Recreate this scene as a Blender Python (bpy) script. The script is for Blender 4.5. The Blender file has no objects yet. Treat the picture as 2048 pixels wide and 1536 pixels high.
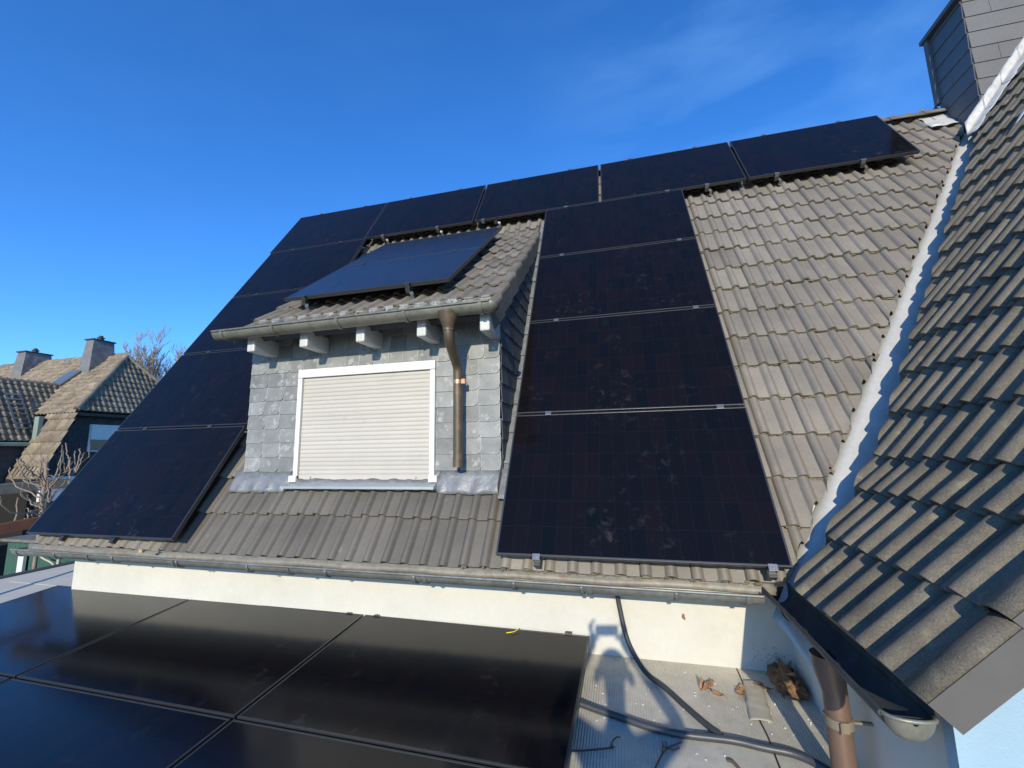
import bpy, bmesh, math, random
from mathutils import Vector, Matrix, noise
random.seed(11)
R = math.radians
S = bpy.context.scene
COL = S.collection
V = Vector

# ------------------------------------------------------------------ helpers
def link(o, parent=None):
    COL.objects.link(o)
    if parent: o.parent = parent
    return o
def tag(o, label=None, cat=None, group=None, kind=None):
    for k, v in (('label', label), ('category', cat), ('group', group), ('kind', kind)):
        if v: o[k] = v
    return o
def empty(name, loc, label, cat, group=None):
    o = bpy.data.objects.new(name, None); o.location = loc; o.empty_display_size = .2
    link(o); tag(o, label, cat, group)
    o.matrix_world = Matrix.Translation(V(loc)); return o

class MB:
    """collects shapes into one mesh"""
    def __init__(s): s.v = []; s.f = []; s.sm = []; s.t = []
    def add(s, vs, fs, smooth=False, tint=.5):
        b = len(s.v); s.v += [tuple(p) for p in vs]
        for f in fs: s.f.append(tuple(b + i for i in f)); s.sm.append(smooth); s.t.append(tint)
    def box(s, lo, hi, M=None, tint=.5, bev=0):
        x0, y0, z0 = lo; x1, y1, z1 = hi
        if bev:
            bm = bmesh.new(); bmesh.ops.create_cube(bm, size=1)
            for q in bm.verts: q.co = V(((x0+x1)/2+q.co.x*(x1-x0), (y0+y1)/2+q.co.y*(y1-y0), (z0+z1)/2+q.co.z*(z1-z0)))
            bmesh.ops.bevel(bm, geom=bm.edges[:], offset=bev, segments=2, affect='EDGES', profile=.5)
            bm.verts.index_update()
            vs = [(M @ q.co) if M else q.co.copy() for q in bm.verts]; fs = [[q.index for q in f.verts] for f in bm.faces]
            bm.free(); s.add(vs, fs, False, tint); return
        vs = [V(p) for p in ((x0,y0,z0),(x1,y0,z0),(x1,y1,z0),(x0,y1,z0),(x0,y0,z1),(x1,y0,z1),(x1,y1,z1),(x0,y1,z1))]
        if M: vs = [M @ p for p in vs]
        s.add(vs, [(0,3,2,1),(4,5,6,7),(0,1,5,4),(1,2,6,5),(2,3,7,6),(3,0,4,7)], False, tint)
    def tube(s, pts, r, seg=10, smooth=True, cap=True, tint=.5, ring=None):
        pts = [V(p) for p in pts]; n = len(pts)
        rs = r if isinstance(r, (list, tuple)) else [r]*n
        vs = []; fs = []; up = None
        for i, p in enumerate(pts):
            d = (pts[min(i+1, n-1)] - pts[max(i-1, 0)]).normalized()
            if up is None:
                up = V((0,0,1)) if abs(d.z) < .9 else V((1,0,0))
            a = d.cross(up).normalized(); up = a.cross(d).normalized()
            for k in range(seg):
                t = 2*math.pi*k/seg
                vs.append(p + (a*math.cos(t) + up*math.sin(t))*rs[i])
        for i in range(n-1):
            for k in range(seg):
                k2 = (k+1) % seg
                fs.append((i*seg+k, i*seg+k2, (i+1)*seg+k2, (i+1)*seg+k))
        s.add(vs, fs, smooth, tint)
        if cap:
            s.add(vs[:seg], [tuple(range(seg))[::-1]], False, tint); s.add(vs[-seg:], [tuple(range(seg))], False, tint)
    def prism(s, poly, d, tint=.5):
        """closed polygon (3-D points) pushed along d"""
        n = len(poly); d = V(d); a = [V(p) for p in poly]; b = [p + d for p in a]
        s.add(a + b, [tuple(range(n))[::-1], tuple(range(n, 2*n))] + [(i, (i+1) % n, n+(i+1) % n, n+i) for i in range(n)], False, tint)
    def ribbon(s, rows, smooth=True, tint=.5, two=0):
        """grid of point rows; two>0 gives it thickness along normal guess z"""
        nc = len(rows[0]); vs = [p for r_ in rows for p in r_]
        fs = [(i*nc+k, i*nc+k+1, (i+1)*nc+k+1, (i+1)*nc+k) for i in range(len(rows)-1) for k in range(nc-1)]
        s.add(vs, fs, smooth, tint)
    def build(s, name, m, parent=None, clips=(), solid=0, wn=False):
        me = bpy.data.meshes.new(name)
        inv = parent.matrix_world.inverted() if parent else None
        vs = [inv @ V(p) for p in s.v] if inv else s.v
        me.from_pydata(vs, [], s.f); me.polygons.foreach_set('use_smooth', s.sm)
        at = me.attributes.new('tint', 'FLOAT', 'FACE'); at.data.foreach_set('value', s.t)
        if clips:
            bm = bmesh.new(); bm.from_mesh(me)
            for co, no in clips:
                co = V(co); no = V(no)
                if inv: co = inv @ co; no = (inv.to_3x3() @ no)
                bmesh.ops.bisect_plane(bm, geom=bm.verts[:]+bm.edges[:]+bm.faces[:], dist=1e-5, plane_co=co, plane_no=no, clear_outer=True)
            bm.to_mesh(me); bm.free()
        me.materials.append(m); me.update()
        o = bpy.data.objects.new(name, me); link(o, parent)
        if solid:
            md = o.modifiers.new('thickness', 'SOLIDIFY'); md.thickness = solid; md.offset = 0
        o.matrix_world = parent.matrix_world.copy() if parent else Matrix()
        if parent: o.matrix_basis = Matrix()
        return o

# ------------------------------------------------------------------ materials
def mat(name, base, rough=.7, metal=0., spec=.5, var=0., vscale=6., var2=None, bump=0., bscale=80., tint=0., stain=None, coat=0., stretch=None, coord='Object'):
    """var: brightness mottling; stain=(colour, scale, lo, hi, amount); tint: per-tile variation"""
    m = bpy.data.materials.new(name); m.use_nodes = True
    nt = m.node_tree; N = nt.nodes; L = nt.links
    b = N['Principled BSDF']; b.inputs['Roughness'].default_value = rough; b.inputs['Metallic'].default_value = metal
    b.inputs['Specular IOR Level'].default_value = spec
    if coat: b.inputs['Coat Weight'].default_value = coat
    tc = N.new('ShaderNodeTexCoord'); vec = tc.outputs[coord]
    if stretch:
        mp = N.new('ShaderNodeMapping'); mp.inputs['Scale'].default_value = stretch; L.new(vec, mp.inputs[0]); vec = mp.outputs[0]
    def noise_(scale, detail=5., rg=.6):
        n = N.new('ShaderNodeTexNoise'); n.inputs['Scale'].default_value = scale; n.inputs['Detail'].default_value = detail
        n.inputs['Roughness'].default_value = rg; L.new(vec, n.inputs[0]); return n.outputs['Fac']
    col = N.new('ShaderNodeRGB'); col.outputs[0].default_value = (*base, 1); cur = col.outputs[0]
    def mulv(cur, fac):
        mx = N.new('ShaderNodeMix'); mx.data_type = 'RGBA'; mx.blend_type = 'MULTIPLY'; mx.inputs[0].default_value = 1
        L.new(cur, mx.inputs[6]); L.new(fac, mx.inputs[7]); return mx.outputs[2]
    def mr(fac, a, b_, lo=0., hi=1.):
        r_ = N.new('ShaderNodeMapRange'); r_.inputs[1].default_value = lo; r_.inputs[2].default_value = hi
        r_.inputs[3].default_value = a; r_.inputs[4].default_value = b_; r_.clamp = not (lo == 0. and hi == 1.); L.new(fac, r_.inputs[0]); return r_.outputs[0]
    if tint:
        at = N.new('ShaderNodeAttribute'); at.attribute_name = 'tint'
        cur = mulv(cur, mr(at.outputs['Fac'], 1-tint, 1+tint))
    if var: cur = mulv(cur, mr(noise_(vscale), 1-var, 1+var, .25, .75))
    if var2: cur = mulv(cur, mr(noise_(var2[0], 3., .7), 1-var2[1], 1+var2[1], .3, .7))
    for st in (stain or ()):
        sc, scale, lo, hi, amt = st
        mx = N.new('ShaderNodeMix'); mx.data_type = 'RGBA'; mx.inputs[7].default_value = (*sc, 1)
        L.new(mr(noise_(scale, 6., .65), 0, amt, lo, hi), mx.inputs[0]); L.new(cur, mx.inputs[6]); cur = mx.outputs[2]
    L.new(cur, b.inputs['Base Color'])
    if bump:
        bp = N.new('ShaderNodeBump'); bp.inputs['Strength'].default_value = bump; bp.inputs['Distance'].default_value = .01
        L.new(noise_(bscale, 4.), bp.inputs['Height']); L.new(bp.outputs[0], b.inputs['Normal'])
    return m

M = {}
M['tile'] = mat('roof_tile_brown_grey', (.194,.172,.141), .62, var=.17, vscale=3., var2=(40., .07), tint=.19, bump=.15, bscale=120,
                stain=[((.42,.38,.31), 9., .66, .78, .45), ((.12,.105,.075), 14., .60, .75, .5), ((.55,.52,.46), 4.5, .70, .76, .6)])
M['wing_tile'] = mat('weathered_granular_tile', (.152,.131,.096), .85, var=.28, vscale=5., var2=(150., .35), tint=.20, bump=.5, bscale=220,
                stain=[((.30,.27,.17), 12., .58, .72, .6), ((.08,.075,.06), 7., .56, .72, .5)])
M['flange'] = mat('smooth_tile_flange', (.108,.100,.092), .6, var=.12, vscale=6., tint=.10, bump=.06, bscale=60, stain=[((.10,.09,.075), 8., .6, .75, .5)])
M['dormer_tile'] = mat('dormer_tile_lichen', (.170,.150,.122), .75, var=.25, vscale=6., var2=(60., .15), tint=.18, bump=.25, bscale=140,
                stain=[((.40,.37,.29), 11., .60, .74, .5), ((.07,.065,.04), 13., .58, .74, .55)])
M['moss'] = mat('moss_and_dirt', (.16,.14,.085), .95, var=.5, vscale=30., bump=.8, bscale=90)
M['slate'] = mat('slate_shingle', (.20,.203,.192), .55, var=.26, vscale=7., tint=.30, bump=.2, bscale=60,
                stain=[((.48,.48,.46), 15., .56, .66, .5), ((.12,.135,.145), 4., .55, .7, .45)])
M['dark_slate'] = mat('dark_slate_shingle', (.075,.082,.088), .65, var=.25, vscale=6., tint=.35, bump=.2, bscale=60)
M['chim_slate'] = mat('chimney_fibre_cement', (.128,.130,.136), .7, var=.10, vscale=3., var2=(50., .08), tint=.06, bump=.08, bscale=150, stain=[((.3,.3,.29), 3., .62, .75, .35)])
M['copper'] = mat('patinated_copper_gutter', (.19,.185,.15), .45, metal=.35, var=.25, vscale=5., var2=(25., .2), bump=.08, bscale=25,
                stain=[((.24,.19,.13), 6., .58, .72, .55), ((.22,.26,.22), 9., .66, .78, .4)])
M['darkgut'] = mat('dark_gutter', (.05,.056,.052), .6, metal=.1, var=.4, vscale=7., bump=.15, bscale=18, stain=[((.13,.15,.14), 6., .58, .72, .5)])  # near-black base with paler mottling, used inside and out
M['zincgut'] = mat('weathered_zinc_gutter', (.20,.205,.19), .5, metal=.45, var=.25, vscale=5., var2=(25., .2), bump=.08, bscale=25,
                stain=[((.30,.27,.20), 7., .56, .70, .6), ((.24,.33,.27), 11., .60, .74, .5)])
M['pipe'] = mat('brown_copper_pipe', (.105,.08,.055), .5, metal=.3, var=.25, vscale=8., bump=.06, bscale=30, stain=[((.25,.16,.09), 9., .55, .7, .5)])
M['redpipe'] = mat('reddish_copper_pipe', (.19,.12,.085), .45, metal=.35, var=.2, vscale=6., stain=[((.17,.13,.11), 5., .5, .7, .6)])
M['brightcopper'] = mat('bright_copper', (.75,.36,.18), .3, metal=.9)
M['zinc'] = mat('painted_zinc_valley', (.50,.485,.445), .45, metal=.15, var=.10, vscale=4., var2=(30., .06), bump=.10, bscale=9,
                stain=[((.40,.40,.37), 5., .58, .74, .5)])
M['lead'] = mat('lead_flashing', (.20,.208,.21), .5, metal=.25, var=.30, vscale=12., bump=.5, bscale=28, stain=[((.33,.33,.33), 16., .55, .68, .6)])
M['lead_light'] = mat('pale_lead', (.50,.50,.49), .55, metal=.15, var=.2, vscale=12., bump=.4, bscale=28)
M['wall'] = mat('white_render', (.57,.548,.48), .85, var=.06, vscale=2.5, var2=(25., .03), bump=.12, bscale=160,
                stain=[((.43,.40,.32), 4., .56, .80, .4), ((.35,.33,.30), 70., .70, .78, .35)])
M['bluewall'] = mat('pale_blue_render', (.31,.44,.53), .9, var=.09, vscale=3., stain=[((.22,.30,.35), 6., .60, .80, .35)], bump=.35, bscale=120)
M['white'] = mat('white_plastic', (.68,.67,.63), .4, var=.06, vscale=5., stain=[((.42,.40,.35), 12., .62, .80, .35)])
M['shutter'] = mat('shutter_slats_beige', (.48,.445,.38), .45, var=.05, vscale=4., tint=.05, stain=[((.30,.28,.24), 9., .60, .80, .35)])
M['sill'] = mat('grey_metal_sill', (.36,.375,.37), .4, metal=.3, var=.1, vscale=8.)
M['rafter'] = mat('light_grey_rafter', (.52,.52,.49), .45, var=.06, vscale=10.)
M['frame'] = mat('black_anodised_frame', (.085,.085,.085), .36, metal=.7, spec=.6)
M['steel'] = mat('steel_bracket', (.30,.30,.29), .35, metal=.8, var=.1, vscale=20.)
M['black_bracket'] = mat('dark_bracket', (.10,.10,.10), .38, metal=.6)
M['dark'] = mat('dark_underlay_and_shade', (.008,.008,.008), .9)  # roof underlay; its near-black also paints deep shade around the neighbour house
M['conduit'] = mat('black_conduit', (.045,.05,.055), .42, spec=.5, var=.1, vscale=20.)
M['wire'] = mat('black_wire', (.02,.02,.02), .5)
M['grey_roof'] = None
M['leaf'] = mat('dry_leaf', (.30,.165,.085), .7, var=.45, vscale=25., bump=.3, bscale=60)
M['leafdark'] = mat('rotten_leaves', (.19,.10,.045), .8, var=.6, vscale=22., bump=.8, bscale=50, stain=[((.40,.22,.09), 14., .58, .68, .7)])
M['twig'] = mat('twig_bark', (.10,.065,.05), .8, var=.2, vscale=20.)
M['yellow'] = mat('yellow_plastic', (.85,.65,.02), .4)
M['ntile'] = mat('old_tile_sandy', (.235,.19,.135), .85, var=.25, vscale=2.5, var2=(9., .25), tint=.22, stain=[((.12,.10,.075), 1.6, .54, .68, .6), ((.62,.58,.48), 8., .66, .74, .5)])
M['nslate'] = mat('neighbour_slate', (.040,.036,.035), .7, var=.2, vscale=2., tint=.3)
M['nchim'] = mat('neighbour_chimney_slate', (.16,.155,.155), .7, var=.25, vscale=4., tint=.25)
M['verdigris'] = mat('verdigris_gutter', (.22,.29,.25), .6, var=.2, vscale=4.)
M['glassdark'] = mat('dark_window_glass', (.02,.03,.035), .08, spec=.6)
M['skyglass'] = mat('skylight_glass', (.10,.13,.16), .15, spec=.6)
M['green'] = mat('green_sheet', (.018,.085,.055), .5, var=.2, vscale=3.)
M['bark'] = mat('pale_bark', (.25,.19,.14), .85, var=.25, vscale=12.)
M['bark2'] = mat('far_bark', (.33,.27,.20), .9, var=.2, vscale=6.)
M['rust'] = mat('rusty_beam', (.11,.045,.025), .75, var=.3, vscale=8.)
M['oldwood'] = mat('old_grey_wood', (.15,.14,.11), .85, var=.3, vscale=8.)
M['jacket'] = mat('dark_jacket', (.03,.035,.05), .8, var=.2, vscale=8.)
M['trousers'] = mat('work_trousers', (.05,.05,.055), .85)
M['skin'] = mat('skin', (.50,.30,.22), .5)
M['hair'] = mat('dark_hair', (.03,.022,.015), .6)
M['phone'] = mat('phone_black', (.01,.01,.012), .2)
M['shoe'] = mat('shoe', (.03,.03,.03), .6)

def ground_mat(name, a, b, scale):
    return mat(name, a, .95, var=.4, vscale=scale, stain=[(b, scale*2, .45, .65, .8)])
M['ground'] = ground_mat('garden_ground', (.05,.055,.025), (.085,.07,.045), 1.2)

# ribbed flat roof sheet
def ribbed():
    m = mat('ribbed_roof_sheet', (.48,.445,.36), .42, spec=.5, var=.14, vscale=2.2, var2=(14., .10),
            stain=[((.46,.44,.39), 3., .56, .72, .5), ((.20,.17,.12), 6., .62, .76, .5), ((.6,.58,.52), 60., .72, .76, .6)])
    nt = m.node_tree; N = nt.nodes; L = nt.links; b = N['Principled BSDF']
    tc = N.new('ShaderNodeTexCoord'); w = N.new('ShaderNodeTexWave'); w.bands_direction = 'X'
    w.inputs['Scale'].default_value = 22.; w.inputs['Distortion'].default_value = .6; w.inputs['Detail Scale'].default_value = .6
    n = N.new('ShaderNodeTexNoise'); n.inputs['Scale'].default_value = 2.6; n.inputs['Detail'].default_value = 3
    L.new(tc.outputs['Object'], w.inputs[0]); L.new(tc.outputs['Object'], n.inputs[0])
    r = N.new('ShaderNodeMapRange'); r.inputs[1].default_value = .38; r.inputs[2].default_value = .55; L.new(n.outputs['Fac'], r.inputs[0])
    mu = N.new('ShaderNodeMath'); mu.operation = 'MULTIPLY'; L.new(w.outputs['Fac'], mu.inputs[0]); L.new(r.outputs[0], mu.inputs[1])
    bp = N.new('ShaderNodeBump'); bp.inputs['Strength'].default_value = .55; bp.inputs['Distance'].default_value = .006
    L.new(mu.outputs[0], bp.inputs['Height']); L.new(bp.outputs[0], b.inputs['Normal'])
    return m
M['grey_roof'] = ribbed()

# photovoltaic glass: dark cells, faint grid lines, dust smears
def pv_glass(name, rough, dust, spec=.5, cw=.0945, chh=.187, cell=(.0034,.0040,.0054)):
    m = bpy.data.materials.new(name); m.use_nodes = True; nt = m.node_tree; N = nt.nodes; L = nt.links
    b = N['Principled BSDF']; b.inputs['IOR'].default_value = 1.5; b.inputs['Specular IOR Level'].default_value = spec
    tc = N.new('ShaderNodeTexCoord'); sp = N.new('ShaderNodeSeparateXYZ'); L.new(tc.outputs['Object'], sp.inputs[0])
    oi = N.new('ShaderNodeObjectInfo')
    def line(out, off, period, w):
        a = N.new('ShaderNodeMath'); a.operation = 'SUBTRACT'; L.new(out, a.inputs[0]); a.inputs[1].default_value = off
        d = N.new('ShaderNodeMath'); d.operation = 'DIVIDE'; L.new(a.outputs[0], d.inputs[0]); d.inputs[1].default_value = period
        f = N.new('ShaderNodeMath'); f.operation = 'FRACT'; L.new(d.outputs[0], f.inputs[0])
        c = N.new('ShaderNodeMath'); c.operation = 'LESS_THAN'; L.new(f.outputs[0], c.inputs[0]); c.inputs[1].default_value = w/period
        fl = N.new('ShaderNodeMath'); fl.operation = 'FLOOR'; L.new(d.outputs[0], fl.inputs[0])
        return c.outputs[0], fl.outputs[0]
    lx, ix = line(sp.outputs[0], .011, cw, .0022); ly, iy = line(sp.outputs[1], .006, chh, .003)
    cb = N.new('ShaderNodeCombineXYZ'); L.new(ix, cb.inputs[0]); L.new(iy, cb.inputs[1]); L.new(oi.outputs['Random'], cb.inputs[2])
    wn = N.new('ShaderNodeTexWhiteNoise'); wn.noise_dimensions = '3D'; L.new(cb.outputs[0], wn.inputs[0])
    cr = N.new('ShaderNodeMix'); cr.data_type = 'RGBA'; cr.inputs[6].default_value = (*cell, 1); cr.inputs[7].default_value = (cell[0]*1.9, cell[1]*1.2, cell[2]*1.05, 1)
    L.new(wn.outputs[0], cr.inputs[0])
    mx = N.new('ShaderNodeMath'); mx.operation = 'MAXIMUM'; L.new(lx, mx.inputs[0]); L.new(ly, mx.inputs[1])
    g = N.new('ShaderNodeMix'); g.data_type = 'RGBA'; g.inputs[7].default_value = (.0075,.010,.017,1); L.new(mx.outputs[0], g.inputs[0]); L.new(cr.outputs[2], g.inputs[6])
    # dust
    of = N.new('ShaderNodeVectorMath'); of.operation = 'ADD'; L.new(tc.outputs['Object'], of.inputs[0])
    sc = N.new('ShaderNodeVectorMath'); sc.operation = 'SCALE'; sc.inputs[0].default_value = (7.3, 3.1, 5.7); L.new(oi.outputs['Random'], sc.inputs['Scale']); L.new(sc.outputs[0], of.inputs[1])
    n1 = N.new('ShaderNodeTexNoise'); n1.inputs['Scale'].default_value = 13.; n1.inputs['Detail'].default_value = 7.; n1.inputs['Roughness'].default_value = .62; n1.inputs['Distortion'].default_value = .5
    n2 = N.new('ShaderNodeTexNoise'); n2.inputs['Scale'].default_value = 2.2; n2.inputs['Detail'].default_value = 3.
    n3 = N.new('ShaderNodeTexNoise'); n3.inputs['Scale'].default_value = 110.; n3.inputs['Detail'].default_value = 1.
    for q in (n1, n2, n3): L.new(of.outputs[0], q.inputs[0])
    def mr(o, lo, hi, a, b_):
        r_ = N.new('ShaderNodeMapRange'); r_.inputs[1].default_value = lo; r_.inputs[2].default_value = hi; r_.inputs[3].default_value = a; r_.inputs[4].default_value = b_; L.new(o, r_.inputs[0]); return r_.outputs[0]
    def mul(a, b_):
        q = N.new('ShaderNodeMath'); q.operation = 'MULTIPLY'; L.new(a, q.inputs[0]); L.new(b_, q.inputs[1]); return q.outputs[0]
    low = mr(sp.outputs[1], 0, .75, 1., .35)     # more dirt has gathered towards the lower edge
    sm = mul(mul(mr(n1.outputs[0], .56, .74, 0, 1), mr(n2.outputs[0], .50, .64, 0, 1)), low)
    dots = mr(n3.outputs[0], .76, .79, 0, 1.)
    ad = N.new('ShaderNodeMath'); ad.operation = 'MAXIMUM'; L.new(sm, ad.inputs[0]); L.new(dots, ad.inputs[1])
    fa = N.new('ShaderNodeMath'); fa.operation = 'MULTIPLY_ADD'; L.new(ad.outputs[0], fa.inputs[0]); fa.inputs[1].default_value = dust; fa.inputs[2].default_value = dust*.02
    dm = N.new('ShaderNodeMix'); dm.data_type = 'RGBA'; dm.inputs[7].default_value = (.30,.29,.27,1); L.new(fa.outputs[0], dm.inputs[0]); L.new(g.outputs[2], dm.inputs[6])
    L.new(dm.outputs[2], b.inputs['Base Color'])
    L.new(mr(sm, 0, 1, rough, rough + .25), b.inputs['Roughness'])
    return m
M['pv'] = pv_glass('solar_cells_dusty', .10, .105, .16)
M['pv_clean'] = pv_glass('solar_cells_clean', .22, .10, .36, cell=(.010,.012,.016))
M['pv_flat'] = pv_glass('solar_cells_satin', .15, .12, .28)

# ------------------------------------------------------------------ camera + light
C0 = V((.8555,-2.8099,.6765)); FW = V((-.2468,.9574,.1497)); RT = V((.9675,.2522,-.0180)); UP = V((.0550,-.1404,.9886))
cam = bpy.data.cameras.new('camera'); co = bpy.data.objects.new('camera', cam); link(co)
Rm = Matrix((RT, UP, -FW)).transposed()
co.matrix_world = Matrix.Translation(C0) @ Rm.to_4x4()
cam.sensor_width = 36; cam.lens = 36*856.98/2048; cam.clip_start = .02; cam.clip_end = 3000
S.camera = co
SUN = V((.063,-.933,.356)).normalized()
sl = bpy.data.lights.new('sun', 'SUN'); sl.energy = 3.7; sl.angle = R(.55); sl.color = (1,.91,.72)
so = bpy.data.objects.new('sun', sl); link(so); so.rotation_euler = SUN.to_track_quat('Z', 'Y').to_euler(); so.location = (3,-20,12)
w = bpy.data.worlds.new('World'); S.world = w; w.use_nodes = True
N = w.node_tree.nodes; L = w.node_tree.links
sky = N.new('ShaderNodeTexSky'); sky.sky_type = 'NISHITA'; sky.sun_disc = False
sky.sun_elevation = math.asin(SUN.z); sky.sun_rotation = math.atan2(SUN.x, SUN.y); sky.altitude = 200; sky.air_density = 1.0; sky.dust_density = .2; sky.ozone_density = 4.
hs = N.new('ShaderNodeHueSaturation'); hs.inputs['Saturation'].default_value = 1.08; hs.inputs['Value'].default_value = 1.
tn_ = N.new('ShaderNodeMix'); tn_.data_type = 'RGBA'; tn_.blend_type = 'MULTIPLY'; tn_.inputs[0].default_value = 1; tn_.inputs[7].default_value = (.80,1.10,1.52,1)
L.new(sky.outputs[0], tn_.inputs[6]); L.new(tn_.outputs[2], hs.inputs['Color'])
tc = N.new('ShaderNodeTexCoord'); mp = N.new('ShaderNodeMapping'); mp.inputs['Scale'].default_value = (1.6, 3.4, 6.); mp.inputs['Rotation'].default_value = (.3,.5,.5)
L.new(tc.outputs['Generated'], mp.inputs[0])
cn = N.new('ShaderNodeTexNoise'); cn.inputs['Scale'].default_value = 2.2; cn.inputs['Detail'].default_value = 5.; cn.inputs['Roughness'].default_value = .5; cn.inputs['Distortion'].default_value = .25
L.new(mp.outputs[0], cn.inputs[0])
cr = N.new('ShaderNodeMapRange'); cr.inputs[1].default_value = .42; cr.inputs[2].default_value = .95; cr.inputs[3].default_value = 0; cr.inputs[4].default_value = .15
L.new(cn.outputs['Fac'], cr.inputs[0])
cm = N.new('ShaderNodeMix'); cm.data_type = 'RGBA'; cm.inputs[7].default_value = (2.6,5.2,8.6,1)
nrm = N.new('ShaderNodeVectorMath'); nrm.operation = 'NORMALIZE'; L.new(tc.outputs['Generated'], nrm.inputs[0])
dt = N.new('ShaderNodeVectorMath'); dt.operation = 'DOT_PRODUCT'; L.new(nrm.outputs[0], dt.inputs[0]); dt.inputs[1].default_value = (.35,.73,.59)
dm_ = N.new('ShaderNodeMapRange'); dm_.interpolation_type = 'SMOOTHSTEP'; dm_.inputs[1].default_value = .86; dm_.inputs[2].default_value = 1.0; dm_.inputs[3].default_value = .12; dm_.inputs[4].default_value = 1.5
L.new(dt.outputs['Value'], dm_.inputs[0])
cmu = N.new('ShaderNodeMath'); cmu.operation = 'MULTIPLY'; cmu.use_clamp = True; L.new(cr.outputs[0], cmu.inputs[0]); L.new(dm_.outputs[0], cmu.inputs[1])
L.new(cmu.outputs[0], cm.inputs[0]); L.new(hs.outputs[0], cm.inputs[6])
bg = N['Background']; bg.inputs[1].default_value = .145; L.new(cm.outputs[2], bg.inputs[0])
S.view_settings.view_transform = 'Standard'; S.view_settings.look = 'None'; S.view_settings.exposure = .33; S.view_settings.gamma = 1
S.cycles.max_bounces = 6; S.cycles.use_denoising = True

# ------------------------------------------------------------------ tiles
def prof_samples(w=.30):
    u = []
    for b in (0., .15):
        for v in (.0,.0052,.0056,.010,.018,.027,.036,.045,.054,.062,.068,.074,.0795,.0800,.0855,.0862,.100,.12,.147): u.append(b+v)
    u.append(.2995); return u
def roll(u, H=.028, W=.072, P=.75):
    v = u % .15
    h = H*max(0., math.sin(math.pi*min(v/W, 1.)))**P if v < W else -.0015*math.sin(math.pi*(v-W)/(.15-W))
    return h
US = prof_samples()
def tile_field(mb, O, ux, us, n, ncol, nrow, expo=.34, H=.028, W=.072, jit=1., skip=None, thick=.02, lift=.034, first=0, dark=None, P=.75, gap=None):
    """rows of double-roll interlocking tiles; O lies on the mean plane at the first row's front edge"""
    O = V(O); ux = V(ux); us = V(us); n = V(n); Lt = expo + .06
    for r in range(first, nrow):
        for c in range(ncol):
            if skip and skip(c*.3 + .15, r*expo + .17): continue
            tn = min(1., max(0., random.gauss(.5, .22)))
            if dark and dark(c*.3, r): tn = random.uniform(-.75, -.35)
            dz = random.uniform(-.0025, .0025)*jit; ds = random.uniform(-.004, .004)*jit; tl = random.uniform(-.012, .012)*jit; sk = random.uniform(-.006,.006)*jit
            rows = []
            for (t, hh) in ((0., -thick), (0., -.003), (.007, 0.), (Lt*.5, 0.), (Lt, 0.)):
                row = []
                for u in US:
                    h = roll(u, H, W, P)
                    if u < .0055 and not gap: h = -.022
                    if gap and gap <= u <= gap+.006: h = -.016
                    z = h + hh + lift*(1 - t/Lt) - .017 + dz + tl*(u-.15)
                    row.append(O + ux*(c*.3+u+sk*t) + us*(r*expo + t + ds) + n*z)
                rows.append(row)
            nc = len(US); vs = rows[0] + rows[1]
            mb.add(vs, [(k, k+1, nc+k+1, nc+k) for k in range(nc-1)], False, tn)
            vs = rows[1] + rows[2] + rows[3] + rows[4]
            mb.add(vs, [(i*nc+k, i*nc+k+1, (i+1)*nc+k+1, (i+1)*nc+k) for i in range(3) for k in range(nc-1)], True, tn)

A = .99326; cA, sA = math.cos(A), math.sin(A)
UX = V((1,0,0)); USM = V((0,cA,sA)); NM = V((0,-sA,cA))
def rp(x, s, off=0.): return UX*x + USM*s + NM*off        # point over the main roof (0 = panel glass level)
TP = -.160                                                 # mean tile level below the panels
zmain = lambda y, off=TP: (y + sA*off)*math.tan(A) + off*cA
VA, VB = V((1.735,.12,0)), V((4.985,3.018,0))                # cut of the main tiles along the valley (plan)
vdir = (VB-VA).normalized(); vno = V((vdir.y,-vdir.x,0))

# ------------------------------------------------------------------ house
house = empty('house', (0,3,-3.3), 'white rendered house with steep tiled roof, slate dormer and tiled side wing', 'house')

m = MB()
# main block, gable profile extruded along x
zr = zmain(3.33) - .07
def roofz(y): return zmain(y) - .07
m.prism([(-4.38,.35,-3.3),(-4.38,.35,roofz(.35)),(-4.38,3.33,zr),(-4.38,6.4,-.2),(-4.38,6.4,-3.3)], (9.6,0,0))
m.build('wall', M['wall'], house)

m = MB()
# underlay boards keep the roof closed, eaves to ridge
for (s0, s1, x1) in ((-.02, .35, 1.66), (.35, 1.6, 1.75), (1.6, 3., 2.6), (3., 5.72, 4.1)):
    m.box((-4.52, s0, TP-.10), (x1, s1-.002, TP-.055), Matrix((UX, USM, NM)).transposed().to_4x4())
under = m
m = MB()
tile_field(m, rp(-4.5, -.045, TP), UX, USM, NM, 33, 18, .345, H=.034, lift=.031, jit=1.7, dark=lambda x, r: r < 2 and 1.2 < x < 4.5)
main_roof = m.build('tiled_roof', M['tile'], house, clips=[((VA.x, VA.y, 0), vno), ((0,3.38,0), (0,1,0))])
under.build('roof_underlay', M['dark'], main_roof)
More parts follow.
